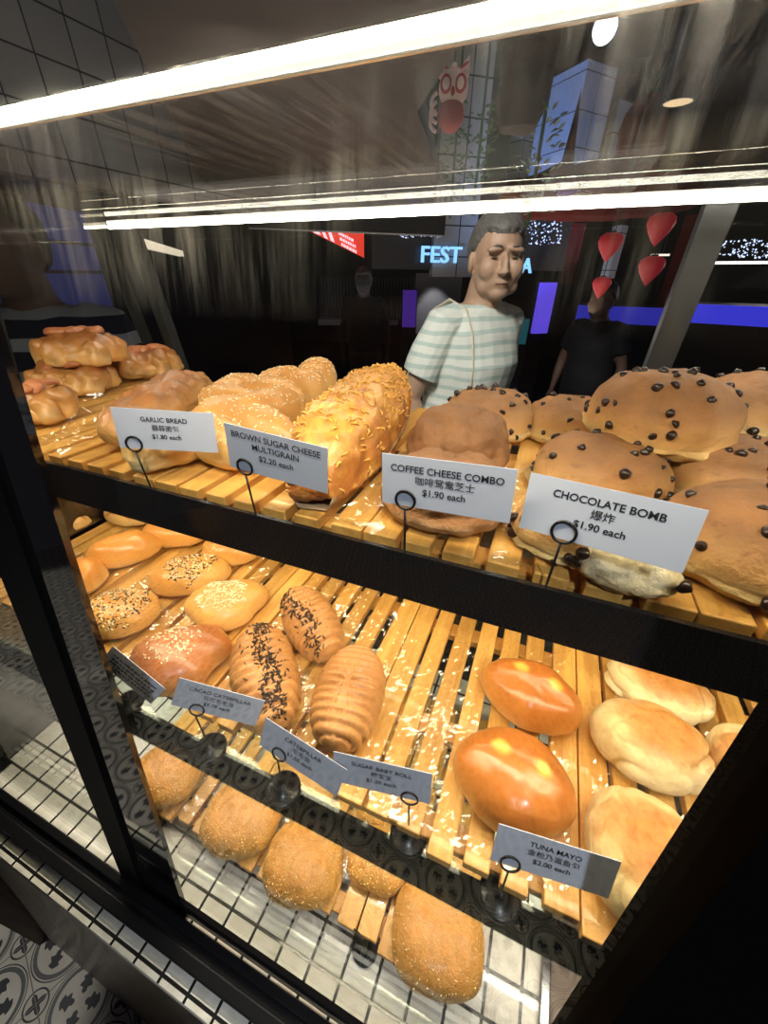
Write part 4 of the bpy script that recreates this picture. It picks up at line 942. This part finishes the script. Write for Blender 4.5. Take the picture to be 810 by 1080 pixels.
# red teardrop lanterns
for i, (px, d, rx, lab) in enumerate((((643, 259), 2.5, .055, 'red teardrop lantern at the left of the upper two'), ((696, 240), 2.5, .058, 'red teardrop lantern highest of the four, near the back post'), ((686, 284), 2.5, .056, 'red teardrop lantern below the highest one'), ((634, 302), 2.5, .044, 'smallest and lowest red teardrop lantern'))):
    c = atd(*px, d); t = thing('teardrop_lantern', lab, 'lantern', c, 0, 'red teardrop lanterns')
    bm = bmesh.new(); lathe(bm, [(0, -1.25 * rx), (.35 * rx, -.85 * rx), (.75 * rx, -.3 * rx), (1.0 * rx, .25 * rx), (.92 * rx, .65 * rx), (.55 * rx, .9 * rx), (0, .95 * rx)], 20)
    o = bm_obj('shade', bm, M['lantern'] if 'lantern' in M else M.setdefault('lantern', emis('lit red lantern', (.55, .025, .035), .26)), t, True)
    bm = bmesh.new(); lathe(bm, [(0, .9 * rx), (.3 * rx, .9 * rx), (.28 * rx, 1.05 * rx), (0, 1.05 * rx)], 12); bm_obj('cap', bm, M['dark'], t)
    bm = bmesh.new(); tube(bm, [(0, 0, rx), (0, 0, 4.1 - c.z)], .002, 6); bm_obj('thread', bm, M['dark'], t)
panel('red_drape', 590, 604, 236, 300, 5.3, M['redmatte'], 'dark red hanging drape between the lanterns and the letter A', 'drape')
panel('red_drape', 692, 720, 228, 322, 4.3, M['redmatte'], 'dark red hanging drape just left of the back post', 'drape')
# ceiling lamps
t = thing('downlight', 'round warm recessed downlight at upper right', 'lamp', atd(715, 108, 3.6)); c = t.location
bm = bmesh.new(); lathe(bm, [(0, 0), (.075, 0), (.075, .01), (0, .01)], 24); bm_obj('lens', bm, emis('warm lens', (1, .72, .42), 1.0), t)
bm = bmesh.new(); lathe(bm, [(.076, -.003), (.09, -.003), (.09, 4.1 - c.z), (.076, 4.1 - c.z), (.076, -.003)], 24); bm_obj('rim', bm, M['dark'], t)
t = thing('spotlight', 'bright blue white spotlight above the lion lantern', 'lamp', atd(638, 30, 3.6)); c = t.location
bm = bmesh.new(); ellip(bm, (0, 0, 0), (.065, .065, .065)); bm_obj('bulb', bm, emis('spot bulb', (.72, .86, 1), 5), t, True)
bm = bmesh.new(); lathe(bm, [(.07, .03), (.08, .10), (.02, .14), (.02, 4.1 - c.z), (0, 4.1 - c.z)], 16); bm_obj('housing', bm, M['dark'], t, True)
# blue screen beyond the left end of the case
a = atd(-60, 300, 2.6); b = atd(112, 300, 3.4)
t = thing('blue_video_wall', 'dim blue video wall beyond the left end of the case', 'screen', (a.x, a.y, 0)); d = b - a; t.rotation_euler = (0, 0, math.atan2(d.y, d.x)); Ld = math.hypot(d.x, d.y)
bm = bmesh.new(); box(bm, 0, Ld, 0, .08, .9, 1.70); bm_obj('screen', bm, emis('blue wall', (.035, .04, .15), .42), t)
for z in (1.54, 1.40):
    bm = bmesh.new(); box(bm, 0, Ld, -.012, 0, z - .008, z + .008); bm_obj('seam', bm, M['dark'], t)
# ------------------------------------------------------------------ people
def remesh(bm, vox, mat, name, parent, sm=2, disp=None):
    me = bpy.data.meshes.new(name); bmesh.ops.recalc_face_normals(bm, faces=bm.faces[:]); bm.to_mesh(me); bm.free()
    o = bpy.data.objects.new(name, me); C.objects.link(o)
    r = o.modifiers.new('r', 'REMESH'); r.mode = 'VOXEL'; r.voxel_size = vox
    if sm: q = o.modifiers.new('s', 'SMOOTH'); q.iterations = sm; q.factor = .5
    bpy.context.view_layer.update()
    m2 = bpy.data.meshes.new_from_object(o.evaluated_get(bpy.context.evaluated_depsgraph_get())); bpy.data.objects.remove(o); bpy.data.meshes.remove(me)
    m2.name = name; m2.materials.clear(); m2.polygons.foreach_set('use_smooth', [True] * len(m2.polygons))
    if disp:
        for v in m2.vertices: v.co = disp(v.co.copy())
    return link(name, m2, mat, parent)
def loft(bm, secs, seg=24):
    """sections (cx, cy, z, rx, ry) closed into a solid"""
    rings = [[bm.verts.new((x + rx * math.cos(2 * math.pi * k / seg), y + ry * math.sin(2 * math.pi * k / seg), z)) for k in range(seg)] for x, y, z, rx, ry in secs]
    for a, b in zip(rings, rings[1:]):
        for k in range(seg): bm.faces.new((a[k], a[(k + 1) % seg], b[(k + 1) % seg], b[k]))
    bm.faces.new(rings[0][::-1]); bm.faces.new(rings[-1])
TOR = [(0, .01, .76, .150, .115), (0, .01, .84, .170, .130), (0, 0, .98, .158, .128), (0, -.01, 1.10, .165, .130), (0, 0, 1.20, .170, .105), (0, .005, 1.255, .140, .075), (0, 0, 1.285, .072, .060)]
def head_shapes(bm, H):
    """head turned about its own axis by matrix H (local face looks to -Y, centre at origin)"""
    def E(c, r, rot=None):
        b2 = bmesh.new(); ellip(b2, c, r, rot); bmesh.ops.transform(b2, matrix=H, verts=b2.verts[:]); m = bpy.data.meshes.new('x'); b2.to_mesh(m); b2.free(); bm.from_mesh(m); bpy.data.meshes.remove(m)
    E((0, .012, .022), (.074, .092, .095)); E((0, -.018, -.047), (.069, .073, .070)); E((0, -.066, -.088), (.030, .024, .021))
    for s in (-1, 1):
        E((s * .038, -.058, -.026), (.032, .030, .034)); E((s * .030, -.078, .026), (.028, .013, .010), (0, s * .15, 0)); E((s * .078, .008, -.012), (.010, .020, .032), (0, 0, s * .3)); E((s * .012, -.096, -.032), (.009, .011, .008))
        E((s * .036, -.044, -.070), (.030, .026, .028))
    E((0, -.092, -.014), (.011, .016, .032), (-.35, 0, 0)); E((0, -.104, -.030), (.011, .012, .010)); E((0, -.083, -.057), (.025, .011, .006)); E((0, -.082, -.067), (.021, .011, .007))
def hand(bm, w, d, side):
    """relaxed hand hanging from wrist w along d"""
    d = Vector(d).normalized(); sd = Vector((0, -1, 0)); sd = (sd - d * sd.dot(d)).normalized(); nr = d.cross(sd)
    ellip_pts = [Vector(w), Vector(w) + d * .045, Vector(w) + d * .085]; tube(bm, ellip_pts, [(.024, .017), (.036, .016), (.036, .013)], 12)
    for i, (o, l) in enumerate(((.027, .066), (.009, .074), (-.009, .069), (-.026, .054))):
        p = Vector(w) + d * .082 + sd * o; c_ = nr * side * .012
        tube(bm, [p - d * .015, p + d * l * .45 + c_ * .4, p + d * l * .75 + c_ * 1.2, p + d * l * .95 + c_ * 2.4], [.0085, .0082, .0075, .0055], 8)
    p = Vector(w) + d * .03 + sd * .022
    tube(bm, [p, p + sd * .022 + d * .025, p + sd * .028 + d * .055], [.011, .0095, .007], 8)
def person(label, loc, yaw, headyaw, vox, skin, shirt, trous, hair, arms, S=1.0, sleeve=.62, lean=.05, eyes=True):
    t = thing('person', label, 'person', loc, yaw); t.scale = (S, S, S)
    hc = Vector((0, -lean - .015, 1.412)); H = Matrix.Translation(hc) @ Matrix.Rotation(headyaw, 4, 'Z') @ Matrix.Rotation(R_(4), 4, 'X')
    bm = bmesh.new()
    loft(bm, [(x, y - lean * max(0, z - .9) * 1.2, z, rx * .96, ry * .96) for x, y, z, rx, ry in TOR])
    tube(bm, [(0, -.01 - lean * .4, 1.24), (0, -lean * .7, 1.30), (hc.x, hc.y + .014, 1.38)], [.072, .060, .058], 16)
    head_shapes(bm, H)
    for s, (el, wr) in zip((-1, 1), arms):
        sh_ = Vector((s * .158, -lean * .4, 1.225)); tube(bm, [sh_ - Vector((s * .05, 0, -.01)), sh_, (sh_ + Vector(el)) / 2, Vector(el), (Vector(el) * .5 + Vector(wr) * .5), wr], [.045, .052, .045, .038, .035, .023], 14)
        hand(bm, wr, Vector(wr) - Vector(el), s)
        tube(bm, [(s * .085, .01, .86), (s * .092, 0, .62), (s * .09, .0, .46), (s * .09, .012, .30), (s * .09, .02, .08)], [.092, .078, .056, .054, .036], 14)
        ellip(bm, (s * .095, -.035, .038), (.042, .115, .038))
    remesh(bm, vox, skin, 'body', t, 5)
    bm = bmesh.new()
    loft(bm, [(x, y - lean * max(0, z - .9) * 1.2, z, rx * 1.06 + .006, ry * 1.08 + .008) for x, y, z, rx, ry in TOR[:-1]] + [(0, -lean * .5, 1.283, .078, .066)])
    for s, (el, wr) in zip((-1, 1), arms):
        sh_ = Vector((s * .158, -lean * .4, 1.225)); e = sh_.lerp(Vector(el), sleeve)
        tube(bm, [sh_ - Vector((s * .06, 0, -.012)), sh_, sh_.lerp(e, .5), e], [.055, .064, .066, .068], 16)
    remesh(bm, vox, shirt, 'shirt', t, 1, lambda p: p + Vector((0, 0, 0)) + Vector((p.x, p.y, 0)).normalized() * .006 * noise.noise(p * 11))
    bm = bmesh.new(); loft(bm, [(x, y, z, rx * 1.03, ry * 1.03) for x, y, z, rx, ry in [(0, .01, .72, .16, .125), TOR[1], (0, 0, .95, .155, .125)]])
    for s in (-1, 1): tube(bm, [(s * .085, .01, .88), (s * .092, 0, .62), (s * .09, 0, .46), (s * .09, .012, .30), (s * .09, .02, .10)], [.10, .088, .072, .068, .062], 14)
    remesh(bm, max(vox, .008), trous, 'trousers', t, 2)
    for s in (-1, 1):
        bm = bmesh.new(); ellip(bm, (s * .095, -.04, .036), (.048, .125, .04)); [setattr(v.co, 'z', max(v.co.z, 0.0)) for v in bm.verts]; bm_obj('shoe', bm, M['dark'], t, True)
    # hair: a cap following the skull, swept back from a high hairline
    vs = []; fs = []; nu, nv = 96, 70
    for j in range(nv + 1):
        v = math.pi * j / nv
        for i in range(nu):
            u = 2 * math.pi * i / nu; d = Vector((math.sin(v) * math.cos(u), math.sin(v) * math.sin(u), math.cos(v)))
            p = Vector((d.x * .088, .014 + d.y * .107, .022 + d.z * .110)); f = max(0, -d.y)
            line = .074 + .008 * noise.noise(Vector((u * 4, 0, 2))) if f > .55 else (-.005 + .083 * (f / .55) if d.y < 0 else -.055)
            k = 1.0 + .05 * noise.noise(Vector((p.x * 60, p.y * 60, p.z * 25))) * (1 if d.z < .95 else 0)
            if p.z < line: k *= .74
            elif p.z < line + .006: k *= .97
            vs.append(H @ Vector((p.x * k, p.y * k, p.z * k if d.z > 0 else p.z)))
    for j in range(nv):
        for i in range(nu): fs.append((j * nu + i, j * nu + (i + 1) % nu, (j + 1) * nu + (i + 1) % nu, (j + 1) * nu + i))
    me = bpy.data.meshes.new('hair'); me.from_pydata([tuple(v) for v in vs], [], fs); me.update(); me.polygons.foreach_set('use_smooth', [True] * len(me.polygons)); link('hair', me, hair, t)
    if eyes:
        for s in (-1, 1):
            bm = bmesh.new(); ellip(bm, (s * .031, -.0795, .004), (.0105, .004, .0019), (0, s * .12, 0)); bmesh.ops.transform(bm, matrix=H, verts=bm.verts[:]); bm_obj('eye', bm, M['eye'], t, True)
            bm = bmesh.new(); tube(bm, [(s * .016, -.0905, .0325), (s * .031, -.0895, .0345), (s * .047, -.077, .028)], [.0022, .003, .0015], 6); bmesh.ops.transform(bm, matrix=H, verts=bm.verts[:]); bm_obj('eyebrow', bm, hair, t, True)
        bm = bmesh.new(); tube(bm, [(-.021, -.090, -.0625), (0, -.0945, -.0615), (.021, -.090, -.0625)], [.0012, .0018, .0012], 6); bmesh.ops.transform(bm, matrix=H, verts=bm.verts[:]); bm_obj('mouth_line', bm, M['lip'], t, True)
    return t
M['eye'] = plain('dark eye', (.02, .015, .012), .2); M['lip'] = plain('lip line', (.14, .05, .04), .5)
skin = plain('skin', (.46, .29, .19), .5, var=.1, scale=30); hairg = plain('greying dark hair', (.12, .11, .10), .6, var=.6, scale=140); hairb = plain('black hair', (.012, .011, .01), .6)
def stripe_mat(name, a, b_, period, w):
    m, nt, b = newmat(name); tc = N(nt, 'TexCoord').outputs['Object']; sx = N(nt, 'SeparateXYZ'); L(nt, tc, sx.inputs[0])
    z = math_(nt, 'ADD', sx.outputs[2], math_(nt, 'MULTIPLY', noise_(nt, tc, 5, 2), .04)); f = math_(nt, 'FRACT', math_(nt, 'DIVIDE', z, period))
    L(nt, mixc(nt, math_(nt, 'LESS_THAN', f, w), a, b_), b.inputs['Base Color']); b.inputs['Roughness'].default_value = .85; return m
shirtw = stripe_mat('striped cotton', (.74, .76, .68), (.50, .60, .54), .036, .38)
navy = plain('dark trousers', (.02, .02, .03), .8)
hp = atd(515, 268, 1.55)
woman = person('grey haired woman in a white and pale green striped top, looking over her shoulder', (hp.x - .035, hp.y + .03, 0), R_(58), R_(-32), .0042, skin, shirtw, navy, hairg,
       (((-.235, .04, .985), (-.215, -.06, .77)), ((.225, .05, 1.0), (.22, -.06, .78))), S=1.025, sleeve=.66, lean=.06)
# her shoulder bag
bag = thing('shoulder_bag', 'cream cloth shoulder bag hanging on the woman in the striped top', 'bag', woman.location, R_(58)); bag.scale = (1.025,) * 3
bm = bmesh.new()
tube(bm, [(-.100, -.125, 1.00), (-.105, -.128, 1.10), (-.108, -.112, 1.20), (-.105, -.07, 1.268), (-.105, 0, 1.292), (-.105, .07, 1.262), (-.13, .118, 1.15), (-.16, .15, 1.00), (-.18, .155, .93)], (.016, .004), 8); bm_obj('strap', bm, M['cream'] if 'cream' in M else M.setdefault('cream', plain('cream canvas', (.60, .55, .42), .8)), bag, True)
bm = bmesh.new(); loft(bm, [(-.19, .165, .66, .085, .045), (-.19, .165, .70, .10, .06), (-.185, .165, .85, .10, .055), (-.18, .165, .94, .09, .03)]); bm_obj('pouch', bm, M['cream'], bag, True)
dk = plain('dark coat', (.012, .012, .016), .8)
down = (((-.24, .02, .97), (-.24, -.04, .74)), ((.24, .02, .97), (.24, -.04, .74)))
p = atd(384, 300, 4.3); person('dark clothed figure standing far behind the loaf', (p.x, p.y, 0), R_(20), 0, .016, dk, dk, plain('brown trousers', (.05, .03, .025), .8), hairb, down, S=.95, eyes=False)
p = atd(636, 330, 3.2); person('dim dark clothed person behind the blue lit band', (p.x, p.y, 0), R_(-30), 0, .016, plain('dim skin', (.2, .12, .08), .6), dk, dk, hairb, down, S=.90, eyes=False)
p = atd(40, 320, 1.6); person('person in a dark top with broad white stripes, stand-in for a reflection in the left end glass', (p.x, p.y, 0), R_(40), R_(-10), .012, plain('shaded skin', (.22, .14, .10), .6), stripe_mat('bold stripes', (.02, .025, .05), (.42, .46, .52), .075, .4), dk, hairb, down, S=1.03, eyes=False)  # solid figure put here in place of a reflected person
# ------------------------------------------------------------------ lamps
def area(name, loc, target, size, power, col, sy=None):
    l = bpy.data.lights.new(name, 'AREA'); l.energy = power; l.color = col; l.size = size
    if sy: l.shape = 'RECTANGLE'; l.size_y = sy
    o = bpy.data.objects.new(name, l); C.objects.link(o); o.location = loc; o.rotation_euler = (Vector(target) - Vector(loc)).to_track_quat('-Z', 'Y').to_euler(); return o
def spot(name, loc, target, power, col, angle, blend=.3, r=.05):
    l = bpy.data.lights.new(name, 'SPOT'); l.energy = power; l.color = col; l.spot_size = R_(angle); l.spot_blend = blend; l.shadow_soft_size = r
    o = bpy.data.objects.new(name, l); C.objects.link(o); o.location = loc; o.rotation_euler = (Vector(target) - Vector(loc)).to_track_quat('-Z', 'Y').to_euler(); return o
# the strips of the case
area('led_strip_front', ((XL + XR) / 2, gy(ZT) + .024, ZT - .022), ((XL + XR) / 2, gy(ZT) + .19, ZT - .6), XR - XL - .04, 4.0, (1, .87, .62), .010)
area('led_strip_rear', ((XL + XR) / 2, YB - .03, ZT - .022), ((XL + XR) / 2, YB - .16, ZT - .6), XR - XL - .04, 1.5, (1, .88, .70), .008)
area('led_strip_middle', ((XL + XR) / 2, .236, UP - .052), ((XL + XR) / 2, .30, LOW), XR - XL - .04, 2.4, (1, .85, .57), .010)
area('led_strip_middle_rear', ((XL + XR) / 2, .42, UP - .046), ((XL + XR) / 2, .40, LOW), XR - XL - .04, 1.8, (1, .85, .57), .010)
area('led_strip_lower', ((XL + XR) / 2, .221, LOW - .054), ((XL + XR) / 2, .16, DECK), XR - XL - .04, 4.6, (1, .90, .74), .010)
# the hall
spot('floor_patch_spot', (-1.15, -.45, 3.0), (-1.15, -.42, 0), 75, (1, .95, .88), 23, .2, .05)  # unseen lamp added, cone limited to the floor patch the glass reflects
spot('floor_patch_spot_far', (-2.2, -.9, 3.0), (-2.2, -.9, 0), 85, (1, .95, .88), 26, .2, .05)  # second unseen lamp added to extend that lit floor patch
spot('aisle_ceiling_lamp', (.7, -1.3, 3.0), (0, .35, 1.02), 170, (.86, .91, 1), 30, .6, .05)
spot('added_woman_key', (-.45, -.3, 2.55), (-.25, 1.5, 1.32), 250, (1, .94, .86), 30, .5, .2)  # unseen spot added to light the woman from the front
area('soffit_fill', (-1.0, 3.0, 1.2), (-1.0, 3.0, 4), 2.4, 22, (1, .85, .72))  # unseen upward fill added to brighten the brown soffit
area('ceiling_fill', (2.4, 5.0, 1.6), (1.6, 4.4, 4), 1.5, 26, (1, .82, .75))  # unseen upward fill added to brighten the ceiling at the right
spot('wall_wash', (-1.2, 1.6, 2.2), (-2.6, 3.4, 2.6), 60, (.95, .95, 1), 95, .8, .2)
spot('blue_wash', (-.95, 3.6, 1.0), (-.1, 5.2, 2.55), 260, (.32, .50, 1), 60, .6, .2)
spot('plaster_spot', (atd(458, 286, 5.5).x, atd(458, 286, 5.3).y, atd(458, 284, 5.5).z + .02), tuple(atd(458, 345, 5.58)), 9, (1, .97, .95), 60, .5, .03)
spot('lion_spot', (-.4, 1.2, 2.9), tuple(atd(477, 104, 2.4)), 14, (1, .9, .85), 40, .5, .1)
# ------------------------------------------------------------------ render look
sc = bpy.context.scene
w = bpy.data.worlds.new('world'); sc.world = w; w.use_nodes = True
w.node_tree.nodes['Background'].inputs[0].default_value = (.35, .32, .4, 1); w.node_tree.nodes['Background'].inputs[1].default_value = .03
vs_ = sc.view_settings; vs_.view_transform = 'Standard'; vs_.look = 'None'; vs_.gamma = 1; vs_.use_curve_mapping = False; vs_.exposure = 0.0
cy = sc.cycles; cy.max_bounces = 12; cy.transparent_max_bounces = 32; cy.diffuse_bounces = 4; cy.glossy_bounces = 5; cy.use_denoising = True; cy.sample_clamp_indirect = 6; cy.caustics_reflective = False; cy.caustics_refractive = False
